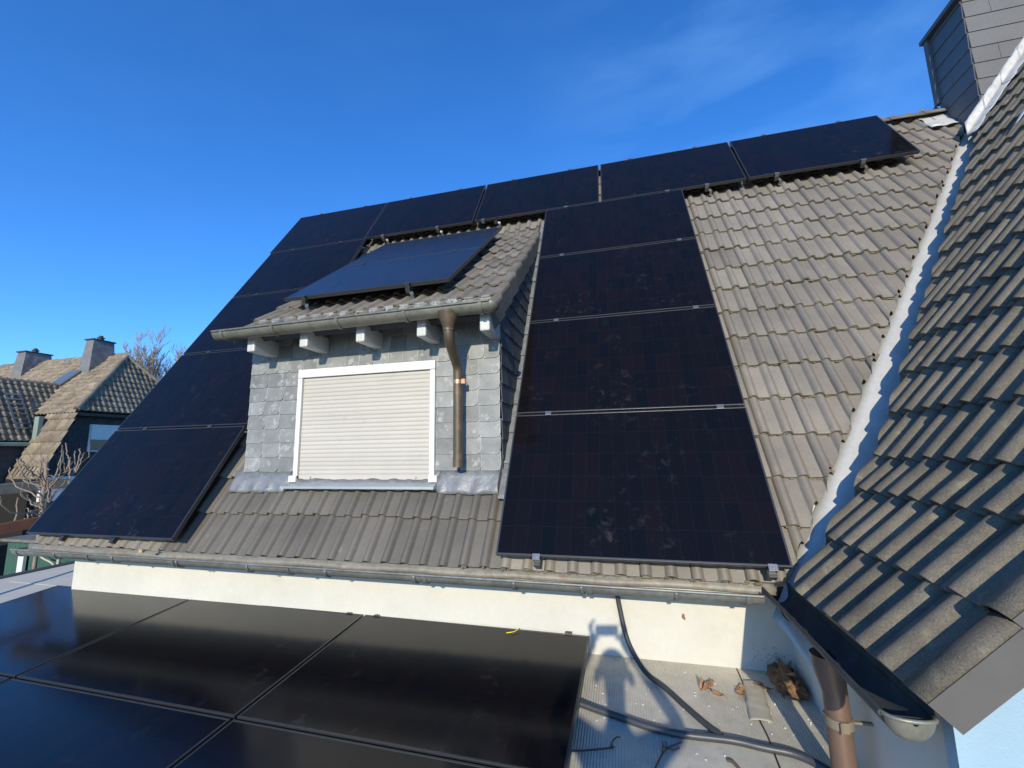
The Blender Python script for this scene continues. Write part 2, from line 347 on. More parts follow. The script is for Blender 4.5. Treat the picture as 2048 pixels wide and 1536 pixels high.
# moss crumbs along the lower tile edges, right part
m = MB()
for i in range(900):
    r_ = random.choice([0,0,1,1,2,3,4,5,6,7,8,9,10]); x = random.uniform(1.75, 4.6) if r_ else random.uniform(-.3, 1.6)
    s = -.045 + .345*r_ + random.uniform(-.012, .004)
    if r_ and x > 1.72 + (s*cA)*1.127: continue
    h = roll((x+4.5) % .3)
    p = rp(x, s, TP + h - .002 + random.uniform(-.008,.004)); q = random.uniform(.004,.011)
    m.box((-q*1.6,-q*.7,-q*.6),(q*1.6,q*.7,q*.6), Matrix.Translation(p) @ Matrix.Rotation(random.uniform(-.5,.5),4,'Z') @ Matrix.Rotation(A,4,'X'), bev=q*.35)
o = m.build('moss', M['moss'], main_roof); o['kind'] = 'stuff'
# ridge tiles
m = MB()
x = -4.5; i = 0
while x < 4.95:
    pts = []
    L0 = .40
    for k in range(2):
        xx = x + k*L0; rr = .118 - .012*k
        pts.append([V((xx, 3.33 + math.cos(t)*rr*1.15, zmain(3.33)-.06 + math.sin(t)*rr*.75)) for t in [math.pi*(j/12) for j in range(13)]])
    m.ribbon(pts, True, random.random()); x += .37
m.build('ridge_tiles', M['tile'], main_roof, solid=.014)
# back slope
m = MB(); m.box((-4.5,3.3,0),(6,3.32,.02)); m = MB()
m.add([(-4.5,3.3,zmain(3.33)-.02),(7,3.3,zmain(3.33)-.02),(7,6.6,-.3),(-4.5,6.6,-.3)], [(0,1,2,3)])
m.build('rear_slope', M['tile'], main_roof, solid=.05)

# valley sheet of painted zinc
m = MB()
rows = []
nseg = 150
for i in range(nseg+1):
    t = i/nseg
    P = VA.lerp(VB, t*1.035 - .035); row = []
    for wd, lo in ((-.030,-.020),(.03,-.010),(.06,-.010),(.12,-.010),(.19,-.010),(.26,-.010),(.34,-.010),(.45,-.010)):
        q = P + vno*wd
        dist = (VB-VA).length*t
        # stiffening beads pressed across the sheet
        ph = (dist/.30 + .35*wd/.3) % 1.0
        bead = .007*math.exp(-((ph-.5)/.055)**2) if (0 < wd < .30 and 1.0 < dist < 3.6) else 0
        row.append(V((q.x, q.y, zmain(q.y, TP-.008+lo) + bead*2.6 + .003*math.sin(dist*9+wd*20) + (.007 if int(dist/1.25) % 2 else 0))))
    rows.append(row)
m.ribbon(rows)
m.build('valley_flashing', M['zinc'], main_roof, solid=.002)

# ---- wing roof (cross wing on the right)
B1, B2 = R(46.5), R(54); X0, Z0, L1 = 1.705, -.10, .92
X1, Z1 = X0 + L1*math.cos(B1), Z0 + L1*math.sin(B1)
def wing_frame(b): return V((0,-1,0)), V((math.cos(b),0,math.sin(b))), V((-math.sin(b),0,math.cos(b)))
tipA, tipB, tipC = V((1.635,-.107,0)), V((2.362,.357,0)), V((4.945,2.755,0))
def clip_left(a, b):                                       # keep the camera side of the plan line a-b
    d = (b-a).normalized(); return (a, V((-d.y, d.x, 0)))
YE = -1.045
m = MB()
ux, us, n = wing_frame(B1)
tile_field(m, V((X0, YE+.3*6, Z0)), ux, us, n, 6, 3, .335, H=.039, jit=1.6, W=.079, P=.5, gap=.0798, thick=.026)
m2 = MB(); ux, us, n = wing_frame(B2)
tile_field(m2, V((X1-.0, YE+.3*14, Z1+.006)), ux, us, n, 14, 20, .335, H=.039, jit=1.6, W=.079, P=.5, gap=.0798, thick=.026)
wroof = m.build('wing_roof', M['wing_tile'], house, clips=[clip_left(tipA, tipB)])
m2.build('upper_wing_tiles', M['wing_tile'], wroof, clips=[clip_left(tipB, tipC), ((0,2.78,0),(0,1,0))])
# verge tiles with a flange over the gable
m = MB(); mf = MB()
for (b, OX, OZ, nr) in ((B1, X0, Z0, 3), (B2, X1, Z1, 18)):
    ux, us, n = wing_frame(b)
    for r in range(nr):
        O = V((OX, YE, OZ)) + us*(r*.335 - (.012 if b is B1 and r == 0 else 0)); tn = random.random(); Lt = .345
        for mb_, prof, sm_ in ((m, [(-.005,.0),(.015,.018),(.035,.028),(.06,.031),(.082,.027),(.094,.016),(.100,.003)], True), (mf, [(.1005,.002),(.1015,-.10),(.094,-.105)], False)):
            rows = [[O + ux*a_ + us*t + n*(h + .030*(1-t/Lt) - .012) for a_, h in prof] for t in (0., Lt)]
            mb_.ribbon(rows, sm_, tn)
m.build('verge_tiles', M['wing_tile'], wroof, solid=.010)
mf.build('verge_flange', M['flange'], wroof, solid=.008)
# wing body and gable
Mx = 7.2
zw = lambda x: (Z0 + (x-X0)*math.tan(B1) if x < X1 else Z1 + (x-X1)*math.tan(B2)) - .10
m = MB()
m.prism([(1.78,-1.02,-3.3),(1.78,-1.02,zw(1.78)),(X1,-1.02,zw(X1)),(Mx,-1.02,zw(Mx)),(Mx+5.5,-1.02,zw(1.78)),(Mx+5.5,-1.02,-3.3)][::-1], (0,1.37,0))
m.prism([(2.6,.33,-3.3),(2.6,.33,zw(2.6)-.4),(Mx,.33,zw(Mx)-.2),(Mx+5.5,.33,zw(1.78)),(Mx+5.5,.33,-3.3)][::-1], (0,4.5,0))
wwall = m.build('wing_side_wall', M['wall'], house)
m = MB()
m.prism([(1.776,-1.075,-3.3),(1.776,-1.075,zw(1.78)-.01),(X1,-1.075,zw(X1)-.01),(Mx,-1.075,zw(Mx)-.01),(Mx+5.5,-1.075,zw(1.78)),(Mx+5.5,-1.075,-3.3)][::-1], (0,.053,0))
m.build('wing_gable_wall', M['bluewall'], house)
# rear slope of the wing
m = MB(); zt = zw(Mx)+.1
m.add([(Mx,-1.15,zt),(Mx,4.5,zt),(Mx+6,4.5,zt-6*math.tan(B2)),(Mx+6,-1.15,zt-6*math.tan(B2))], [(0,1,2,3)])
m.build('rear_slope', M['wing_tile'], wroof, solid=.05)
# lead patches on the upper wing roof and by the chimney
m = MB()
def patch(mb, O, a, b, nx, ny, amp, seed):
    rows = []
    for i in range(ny+1):
        row = []
        for k in range(nx+1):
            p = V(O) + V(a)*(k/nx) + V(b)*(i/ny)
            q = noise.noise(p*9 + V((seed,0,0)))*amp
            nn = V(a).cross(V(b)).normalized()
            ed = (noise.noise(p*14+V((0,seed,0)))*.02) if i in (0, ny) else 0
            row.append(p + nn*q + V(b).normalized()*ed)
        rows.append(row)
    mb.ribbon(rows)
ux, us, n = wing_frame(B2)
CX, CY = 5.0, 2.76
cflash = m
s_ch = (CX-.05-X1)/math.cos(B2)
for r in range(9):
    O = V((X1,CY-.11,Z1)) + us*(s_ch-.15 + r*.335) + n*(.055)
    patch(m, O, us*.36, V((0,.10,0)) + n*.03, 8, 4, .012, r)
    patch(m, O + V((0,.088,0)) + n*.02, us*.37, V((0,.004,.17)), 8, 3, .008, r+.5)
wf = m
# chimney
zct = 5.855
m = MB()
cw_, cd_ = 1.5, .55
prof = []
def course_face(mb, p0, a, up, w, z0, z1, ch, out, tn0):
    z = z0; i = 0
    while z < z1 - .01:
        h = min(ch, z1 - z)
        x = 0.
        off = (i % 2)*.3
        while x < w - 1e-4:
            wd = min((1.9 if i % 3 else .25) if x == 0 else 1.9, w - x)
            lo = V(p0) + V(a)*(x+.002) + V((0,0,z)); nn = V(out)
            q = [lo + nn*.014, lo + V(a)*(wd-.004) + nn*.014, lo + V(a)*(wd-.004) + V((0,0,h+.015)) + nn*.004, lo + V((0,0,h+.015)) + nn*.004]
            qb = [v_ - nn*.006 for v_ in q]
            tn = random.random()
            mb.add(q + qb, [(0,1,2,3),(4,5,1,0),(5,6,2,1),(4,0,3,7)], False, tn)
            x += wd
        z += ch; i += 1
m.box((CX,CY,3.2),(CX+cw_,CY+cd_,zct), tint=.4)
course_face(m, (CX,CY,0), (1,0,0), (0,0,1), cw_, 3.75, zct, .205, (0,-1,0), .5)
course_face(m, (CX,CY+cd_,0), (0,-1,0), (0,0,1), cd_, 3.75, zct, .205, (-1,0,0), .4)
chim = m.build('chimney', M['chim_slate'], main_roof)
m = MB(); m.box((CX-.07,CY-.07,zct),(CX+cw_+.07,CY+cd_+.07,zct+.06), bev=.008)
m.build('chimney_cap', M['chim_slate'], chim) if False else None
cap = m.build('chimney_cap', M['chim_slate'], main_roof)
wf_o = wf.build('chimney_flashing', M['lead_light'], main_roof, solid=.003)
PA = [((CX-.30,3.06,zmain(3.06)+.075), (.30,0,0), (0,.24,.33), 8, 8, .02, 3.3),
      ((CX-.20,2.60,zmain(2.60)), (.24,.10,.02), (0,.10,.16), 5, 4, .015, 7.3)]
for (yy, s_) in ((1.62,4.45),(1.35,4.7)):
    PA.append((V((X1,yy,Z1)) + us*(s_-L1) + n*.05, us*.22, V((0,.045,0))+n*.008, 6, 2, .006, yy))
for q in PA:
    m = MB(); patch(m, *q); m.build('lead_patch', M['lead_light'], main_roof if q[3] != 6 else wroof, solid=.003)
# trim of chimney's rear edge
m = MB(); m.box((CX-.045,CY+cd_-.03,4.93),(CX+.01,CY+cd_+.035,zct-.002)); m.build('chimney_trim', M['chim_slate'], main_roof)

# ---- gutters
def gutter(mb, p0, p1, out, r, seams=(), t=.003, open_=True, capL=True, capR=True):
    """half-round gutter; p0,p1: centre of the top opening, out: horizontal unit vector to the front"""
    p0 = V(p0); p1 = V(p1); out = V(out); d = (p1-p0); Ln = d.length; d.normalize(); dn = V((0,0,-1))
    K = 16
    def ring(p, rr): return [p + out*math.cos(math.pi*k/K)*rr + dn*math.sin(math.pi*k/K)*rr for k in range(K+1)]
    for rr, flip in ((r, 0), (r-t, 1)):
        mb.ribbon([ring(p0, rr), ring(p1, rr)], True)
    for k0, a in ((0, 1), (K, -1)):
        pass
    mb.tube([p0 + out*(r+.004) + V((0,0,.003)), p1 + out*(r+.004) + V((0,0,.003))], .009, 10)
    mb.box((0,0,0),(1,1,1), Matrix.Translation(p0 - out*r) @ Matrix(((d*Ln), (-out*.003), V((0,0,.03)))).transposed().to_4x4())
    for q, on in ((p0, capL), (p1, capR)):
        if on:
            e = -d if q is p0 else d
            a = ring(q, r); bq = [v_ + e*.004 for v_ in a]; nK = K+1
            mb.add(a + bq, [tuple(range(nK)), tuple(range(nK, 2*nK))[::-1]] + [(k, k+1, nK+k+1, nK+k) for k in range(K)])
    for sft in seams:
        q = p0 + d*sft
        mb.ribbon([[v_ for v_ in ring(q - d*.013, r+.008)], ring(q + d*.013, r+.008)], True)
        for e in (-1, 1):
            mb.ribbon([ring(q + d*.013*e, r), ring(q + d*.013*e, r+.008)], False)
m = MB()
GY = .046
gutter(m, (-4.60,GY,-.148), (1.555,GY,-.162), (0,-1,0), .060, seams=(.06,.95,1.9,3.0,4.1,5.2,6.08))
mg = m.build('gutter', M['zincgut'], house)
for i, x in enumerate([-4.05,-3.36,-2.66,-1.97,-1.28,-.58,.12,.55,1.1]):
    m = MB()
    K = 14; q0 = V((x, GY, -.150 - .0023*(x+4.6)))
    for dx in (0,):
        a = [q0 + V((-.012, -math.cos(math.pi*k/K)*.0655, -math.sin(math.pi*k/K)*.0655)) for k in range(K+1)]
        b = [v_ + V((.024,0,0)) for v_ in a]
        m.ribbon([a, b], True)
    m.build('gutter_bracket', M['zincgut'], mg, solid=.004)
# eaves sheet between tiles and gutter
m = MB()
rows = []
for x in [ -4.52 + 6.17*i/80 for i in range(81)]:
    w1 = .004*math.sin(x*7)+.003*noise.noise(V((x*6,0,0)))
    rows.append([rp(x, .09, TP-.038), rp(x, -.02, TP-.038), V((x, .086, -.140+w1)), V((x, .076, -.172+w1))])
m.ribbon(rows); m.build('eaves_flashing', mat('stained_eaves_sheet', (.25,.225,.175), .6, metal=.15, var=.25, vscale=8., var2=(30., .2), stain=[((.24,.13,.09), 9., .60, .72, .6), ((.30,.36,.30), 13., .62, .74, .6)]), mg, solid=.003)

# wing gutter and downpipe
m = MB()
WG = V((1.648, 0, -.150))
gutter(m, (1.652,.16,-.150), (1.652,-1.10,-.158), (-1,0,0), .067, seams=(.35,))
# rounded end
for i in range(6):
    pass
K = 16
rows = []
for j in range(7):
    t = j/6*math.pi/2
    p = V((1.652,-1.10-.035*math.sin(t),-.158)); rr = .067*math.cos(t*.92)
    rows.append([p + V((-1,0,0))*math.cos(math.pi*k/K)*rr + V((0,0,-1))*math.sin(math.pi*k/K)*rr for k in range(K+1)])
me_ = MB(); me_.ribbon(rows, True); me_.tube([r_[0]+V((0,0,.004)) for r_ in rows]+[r_[-1]+V((0,0,.004)) for r_ in rows[::-1]], .007, 8)
wg = m.build('wing_gutter', M['darkgut'], house)
me_.build('gutter_end', M['copper'], wg)
m = MB(); m.tube([V((1.652,-.548,-.2185)), V((1.652,-.548,-.2165))], .040, 20); m.build('outlet_hole', M['dark'], wg)
m = MB()
dp = [V((1.652,-.53,-.224)), V((1.652,-.53,-.27)), V((1.655,-.535,-.32)), V((1.66,-.54,-.37)), V((1.66,-.545,-.45)), V((1.66,-.55,-1.6))]
m.tube(dp, [.066,.062,.052,.046,.046,.046], 20)
wpipe = m.build('downpipe', M['redpipe'], house)
m = MB()
m.tube([(1.66,-.546,-.455),(1.66,-.546,-.49)], .053, 20); m.box((1.66,-.556,-.476),(1.79,-.540,-.468))
m.box((1.648,-.606,-.492),(1.674,-.594,-.453)); m.tube([(1.645,-.607,-.455),(1.645,-.607,-.497)], .004, 6)
m.build('pipe_clamp', mat('beige_clamp', (.20,.165,.115), .5, var=.15, vscale=15.), wpipe)
# white corner of wall base trim against flat roof
# ------------------------------------------------------------------ dormer
DB = R(38.65); cD, sD = math.cos(DB), math.sin(DB)
USD = V((0,cD,sD)); ND = V((0,-sD,cD))
DY = .455; DXL, DXR = -2.53, -.083
DO = V((0,.512,2.165)) - ND*.155                            # tile level below the dormer panels
def dz(y): return DO.z + (y-DO.y)*math.tan(DB)
m = MB()
zt = dz(DY) - .05
m.prism([(DXL+.015,DY,.30),(DXL+.015,DY,zt),(DXL+.015,2.6,dz(2.6)-.06),(DXL+.015,2.6,zmain(2.6)-.1)], (DXR-DXL-.03,0,0), .3)
# front slates
def slate(mb, x, z, w_, h, y, tn, round_=.02, both=False, axis='x', dep=.006, flip=1, rim=.003, rimt=.0):
    pts = [(0,h+.02),(0,round_*.25)]
    pts = [(0,h+.02),(0,0)]
    if both: pts = [(0,h+.02),(0,round_),(round_*.3,round_*.3),(round_,0)]
    pts += [(w_-round_,0),(w_-round_*.3,round_*.3),(w_,round_),(w_,h+.02)]
    f = []; bk = []
    for a, b in pts:
        lift = dep*(1 - b/(h+.02)) + .003
        jx = random.uniform(-.0025,.0025); jz = random.uniform(-.002,.002)
        if axis == 'x':
            f.append(V((x+a+jx, y-lift-.004, z+b+jz))); bk.append(V((x+a+jx, y-lift+.001, z+b+jz)))
        else:
            f.append(V((y+(lift+.004)*flip, x+a+jx, z+b+jz))); bk.append(V((y+(lift-.001)*flip, x+a+jx, z+b+jz)))
    k = len(pts)
    cx_ = sum(f, V())/k; inn = []
    for q in f:
        d_ = cx_ - q; inn.append(q + d_*min(.45, rim/max(d_.length,1e-4)*random.uniform(.6,1.5)))
    fl_ = (lambda t_: t_) if axis == 'x' else (lambda t_: t_[::-1])
    mb.add(inn, [fl_(tuple(range(k)))], False, tn)
    mb.add(f+inn, [fl_((j, (j+1) % k, k+(j+1) % k, k+j)) for j in range(k)], False, tn + rimt)
    mb.add(f+bk, [(j, (j+1) % k, k+(j+1) % k, k+j) for j in range(k)], False, tn)
WL, WR, WB, WT = -1.975, -.632, .43, 1.42
ex = .128
for r in range(11):
    z = .515 + r*ex
    if z > 1.95: break
    x = DXL
    spans = [(DXL, WL), (WR, DXR)] if z + .06 < WT else [(DXL, DXR)]
    for a, b in spans:
        nn = max(1, round((b-a)/.165)) if len(spans) == 2 else round((b-a)/.145)
        ws = [random.uniform(.85,1.15) for _ in range(nn)]; sc_ = (b-a)/sum(ws); x = a
        for w_ in ws:
            slate(m, x+.001, z, w_*sc_-.002, ex, DY, min(1,max(0,random.gauss(.5,.28))), .032, rimt=1.5, dep=.011); x += w_*sc_
dormer = m.build('dormer', M['slate'], house)
# cheek slates
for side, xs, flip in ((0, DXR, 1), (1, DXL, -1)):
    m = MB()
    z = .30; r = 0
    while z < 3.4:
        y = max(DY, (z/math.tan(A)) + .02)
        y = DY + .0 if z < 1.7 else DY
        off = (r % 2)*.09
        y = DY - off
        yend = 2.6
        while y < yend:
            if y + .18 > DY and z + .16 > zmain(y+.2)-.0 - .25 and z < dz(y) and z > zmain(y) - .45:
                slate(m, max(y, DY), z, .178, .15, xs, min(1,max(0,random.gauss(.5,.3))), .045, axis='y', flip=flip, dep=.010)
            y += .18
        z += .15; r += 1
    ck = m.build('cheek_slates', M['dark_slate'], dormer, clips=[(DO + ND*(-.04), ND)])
# roof
m = MB()
tile_field(m, DO + V((-2.56,0,0)) + USD*(-.53), V((1,0,0)), USD, ND, 8, 10, .335, H=.030, jit=1.6)
x8 = -2.56 + 8*.3
droof = m.build('dormer_roof', M['dormer_tile'], dormer)
m = MB()
m.box((-2.56,-.50,-.075),(x8+.09,3.0,-.03), Matrix.Translation(DO) @ Matrix((UX,USD,ND)).transposed().to_4x4())
# side verge boards under the tiles
m.build('roof_boarding', M['dark_slate'], dormer)
m = MB()
for r in range(10):
    O = DO + V((x8,0,0)) + USD*(-.53 + r*.335); Lt = .345; tn = random.random()
    prof = [(-.004,0),(.03,.026),(.065,.026),(.088,.012),(.094,-.004),(.096,-.15),(.086,-.152)]
    rows = [[O + UX*a + USD*t + ND*(h + .03*(1-t/Lt) - .014) for a, h in prof] for t in (0., Lt)]
    k = len(prof); m.add(rows[0]+rows[1], [(j,j+1,k+j+1,k+j) for j in range(k-1)], False, tn); m.add(rows[0], [tuple(range(k))], False, tn)
m.build('verge_tiles', M['dormer_tile'], dormer, solid=.012)
m = MB()
for i in range(120):
    x = random.uniform(-2.5,-.1); r_ = random.choice([0,1,1,1,2,2,3,4,5,6]); h = roll((x+2.56) % .3, .03)
    p = DO + UX*x + USD*(-.53+.335*r_+random.uniform(-.02,.01)) + ND*(h+.002); q = random.uniform(.004,.012)
    m.box((-q*1.4,-q,-q*.6),(q*1.4,q,q*.6), Matrix.Translation(p) @ Matrix.Rotation(random.uniform(-1,1),4,'Z') @ Matrix.Rotation(DB,4,'X'), bev=q*.35)
o = m.build('moss', M['moss'], dormer); o['kind'] = 'stuff'
# dormer gutter
m = MB()
gutter(m, (-2.545,.085,1.722), (-.035,.085,1.735), (0,-1,0), .066, seams=(.10,.62,1.24,1.83,2.44))
# rounded right end
rows = []
for j in range(7):
    t = j/6*math.pi/2; p = V((-.035+.055*math.sin(t),.085,1.735)); rr = .066*math.cos(t*.9)
    rows.append([p + V((0,-1,0))*math.cos(math.pi*k/16)*rr + V((0,0,-1))*math.sin(math.pi*k/16)*rr for k in range(17)])
m.ribbon(rows)
m.build('dormer_gutter', M['copper'], dormer)
# rafter tails
for (xa, xb) in ((-2.335,-2.215),(-1.79,-1.67),(-1.245,-1.125),(-.70,-.58),(-.175,-.06)):
    m = MB()
    w_ = .080; xm = (xa+xb)/2
    Mt = Matrix.Translation((xm,.165,1.638))
    m.box((-w_/2,0,-.078),(w_/2,.38,.07), Mt, bev=.012)
    m.build('rafter_tail', M['rafter'], dormer)
# fascia shadow board
# downpipe with funnel
m = MB()
fx = -.375
pp = [V((fx,.085,1.70)), V((fx,.085,1.675)), V((fx,.085,1.615)), V((fx,.09,1.575))]
m.tube(pp, [.085,.080,.052,.040], 20)
pth = [V((fx-.002,.09,1.60)), V((fx-.002,.092,1.54)), V((fx-.004,.11,1.50)), V((fx-.01,.16,1.455)), V((fx-.02,.25,1.395)), V((fx-.025,.31,1.355)), V((fx-.025,.335,1.32)), V((fx-.025,.342,1.27)), V((fx-.025,.342,.545))]
# smooth
def smooth(pts, it=2):
    for _ in range(it):
        q = [pts[0]]
        for a, b in zip(pts, pts[1:]): q += [a.lerp(b,.25), a.lerp(b,.75)]
        pts = q + [pts[-1]]
    return pts
m.tube(smooth(pth), .038, 18)
m.tube([(fx-.025,.342,.545),(fx-.025,.342,.63)], .0395, 18)
m.tube([(fx-.002,.091,1.600),(fx-.002,.091,1.56)], .043, 18)
m.build('downpipe', M['pipe'], dormer)
m = MB(); m.tube([(fx-.025,.342,1.195),(fx-.025,.342,1.225)], .0415, 18); m.box((fx+.010,.318,1.190),(fx+.040,.344,1.232), bev=.003); m.box((fx+.018,.340,1.205),(fx+.026,.42,1.213)); m.build('pipe_clamp', M['brightcopper'], dormer)
# window: frame, shutter, sill
m = MB(); fy0 = DY-.045
m.box((WL,fy0,WT-.075),(WR,DY+.02,WT), bev=.004)
m.box((WL,fy0,WB+.02),(WL+.045,DY+.02,WT-.078), bev=.004); m.box((WR-.045,fy0,WB+.02),(WR,DY+.02,WT-.078), bev=.004)
m.box((WL-.03,fy0-.015,WB-.005),(WL+.045,DY+.02,WB+.05), bev=.004); m.box((WR-.045,fy0-.015,WB-.005),(WR+.03,DY+.02,WB+.05), bev=.004)
wfr = m.build('window_frame', M['white'], dormer)
m = MB()
zb, zt_ = WB+.055, WT-.078; ns = 24; hh = (zt_-zb)/ns
for i in range(ns):
    z = zb + i*hh; rows = []
    for j in range(7):
        t = j/6; rows.append([V((WL+.047, DY-.016-.006*math.sin(math.pi*t)**.6, z+hh*t)), V((WR-.047, DY-.016-.006*math.sin(math.pi*t)**.6, z+hh*t))])
    m.ribbon(rows, True, random.random())
m.box((WL+.047,DY-.028,WB+.012),(WR-.047,DY-.006,WB+.056), bev=.004)
for x in (WL+.17, WR-.17): m.tube([(x,DY-.040,WB+.034),(x,DY-.026,WB+.034)], .011, 12)
m.box((WL+.03,DY-.005,WB),(WR-.03,DY+.012,WT))
m.build('roller_shutter', M['shutter'], dormer)
m = MB()
m.prism([(WL-.06,DY-.12,WB-.055),(WL-.06,DY-.115,WB-.035),(WL-.06,DY+.01,WB+.008),(WL-.06,DY+.01,WB-.055)][::-1], (WR-WL+.09,0,0))
m.build('window_sill', M['sill'], dormer)
# lead apron
m = MB()
rows = []
for i in range(121):
    x = DXL-.10 + (DXR-DXL+.18)*i/120
    nz = lambda k: noise.noise(V((x*8,k*3.1,0)))*.010
    y1 = DY-.006; z1 = .525 if (x < WL-.03 or x > WR+.03) else .40
    s0 = .49 + .018*noise.noise(V((x*9,2,0))) + (.03 if abs(x-(WL+WR)/2) < .72 else 0)
    p0 = rp(x, s0, TP + roll((x+4.5) % .15, .018) + .022); top = V((x, y1, z1))
    p2 = V((x, DY-.02+nz(3), .46+nz(4)))
    p1 = p0.lerp(p2, .5) + NM*(.008+nz(1))
    rows.append([p0, p0.lerp(p1,.5)+NM*nz(2), p1, p2, top])
m.ribbon(rows)
m.build('lead_apron', M['lead'], dormer, solid=.003)
# soakers along the right cheek
m = MB()
for i in range(13):
    s = .44 + i*.30
    a = rp(DXR-.03, s, TP+.055); 
    q = [rp(DXR+.006, s, TP+.062), rp(DXR+.10, s, TP+.045), rp(DXR+.10, s+.34, TP+.030), rp(DXR+.006, s+.34, TP+.047)]
    up_ = [rp(DXR+.004, s, TP+.062) + V((0,0,.10)), rp(DXR+.004, s+.34, TP+.047) + V((0,0,.10))]
    m.add([q[0],q[1],q[2],q[3],up_[0],up_[1]], [(0,1,2,3),(4,0,3,5)], False, random.random())
m.build('cheek_flashing', M['lead'], dormer, solid=.003)

# ------------------------------------------------------------------ solar panels
PW, PH = 1.722, 1.134
def panel(Mt, label, group, glass, clampsT=(), clampsB=(), clampmat='black_bracket', spanel=None):
    o = empty('solar_panel', (0,0,0), label, 'solar panel', group)
    o.matrix_world = Mt
    f = MB(); fw, ft = .011, .035
    f.box((0,0,-ft),(PW,fw,0), Mt, bev=.0012); f.box((0,PH-fw,-ft),(PW,PH,0), Mt, bev=.0012)
    f.box((0,fw+.0004,-ft),(fw,PH-fw-.0004,0), Mt, bev=.0012); f.box((PW-fw,fw+.0004,-ft),(PW,PH-fw-.0004,0), Mt, bev=.0012)
    f.box((.012,.012,-.010),(PW-.012,PH-.012,-.0075), Mt)
    f.build('frame', M['frame'], o)
    g = MB(); g.box((fw+.0005,fw+.0005,-.0060),(PW-fw-.0005,PH-fw-.0005,-.0018), Mt); g.build('glass', glass, o)
    for x, y, hgt in [(x, PH, 1) for x in clampsT] + [(x, 0, 0) for x in clampsB]:
        c = MB(); e = .016 if hgt else -.016
        c.box((x-.024, y-.012 if hgt else y-.026, .0006),(x+.024, y+.026 if hgt else y+.012, .006), Mt, bev=.001)
        c.box((x-.022, y+.006 if hgt else y-.024, -.045),(x+.022, y+.024 if hgt else y-.006, .0), Mt, bev=.001)
        c.tube([Mt @ V((x, y+e*.6, .005)), Mt @ V((x, y+e*.6, .011))], .006, 8)
        c.build('clamp', M[clampmat], o)
    return o
def MP(x, s, off=0.): return Matrix.Translation(rp(x, s, off)) @ Matrix.Rotation(A, 4, 'X')
pg = .020
RG = 'solar panels on the main roof'
names = ['lowest panel of the right hand column, dusty black, just above the eaves gutter',
         'second panel up in the right hand column beside the slate dormer',
         'third panel up in the right hand column, level with the dormer gutter',
         'topmost panel of the right hand column, directly below the ridge row']
for i in range(4):
    panel(MP(0, i*(PH+pg)), names[i], RG, M['pv'], clampsT=(.27,1.55), clampsB=(.27,1.62) if i == 0 else (), clampmat='steel')
tb = 4*(PH+pg)
TX = -4.507
tx = [0, PW+.012, 2*PW+.045, 3*PW+.075, 4*PW+.105]
ln = ['far left panel of the ridge row, at the top of the left hand column',
      'second panel from the left in the ridge row, above the dormer panels',
      'middle panel of the ridge row, right of the wide gap',
      'fourth panel from the left in the ridge row, above the right hand column',
      'far right panel of the ridge row, nearest the slate chimney']
for i in range(5):
    panel(MP(TX+tx[i], tb), ln[i], RG, M['pv'], clampsT=(.42,1.30), clampsB=(.30,1.18,) if i in (1,4) else ((.12,) if i == 2 else ((1.28,) if i == 3 else ())), clampmat='steel')
lnm = ['second panel down in the left hand column, mostly behind the dormer panels',
       'third panel down in the left hand column, left of the dormer gutter end',
       'fourth panel down in the left hand column, left of the slate wall',
       'lowest panel of the left hand column, smudged, at the left eaves corner']
LX = -4.468
for i in range(4):
    panel(MP(LX, tb-(i+1)*(PH+pg)), lnm[i], RG, M['pv'], clampsT=(.42,1.28), clampsB=())
# dormer panels
DM = Matrix.Translation((-2.283,.512,2.165)) @ Matrix.Rotation(DB, 4, 'X')
for i, lb in enumerate(('lower of the two bluish panels on the dormer roof, in front of its seam', 'upper of the two bluish panels on the dormer roof, below the ridge row')):
    panel(DM @ Matrix.Translation((0, i*(PH+.01), 0)), lb, 'solar panels on the dormer', M['pv_clean'], clampsT=(.27,1.40) if i == 0 else (), clampsB=(.23,1.33) if i == 0 else ())
# flat roof panels
FM = Matrix.Translation((.555,.32,-.577)) @ Matrix.Rotation(-.015, 4, 'Z') @ Matrix.Rotation(.092, 4, 'X')
fl = {(0,0):'glossy flat roof panel at the right end of the row along the white wall', (1,0):'middle glossy panel of the row along the white wall', (2,0):'left end panel of the row along the white wall, reflecting blue sky',
      (0,1):'right end panel of the front flat roof row, nearest the camera', (1,1):'near left panel of the front flat roof row, reflecting deep blue', (2,1):'front flat roof panel just entering at the left edge of the photo'}
for (i, j), lb in fl.items():
    panel(FM @ Matrix.Translation((-PW-i*(PW+.02), -PH-j*(PH+.02), 0)), lb, 'solar panels on the flat roof', M['pv_flat'], clampsT=((1.58,.10) if i == 0 else (1.60,)) if j == 0 and i < 2 else ())

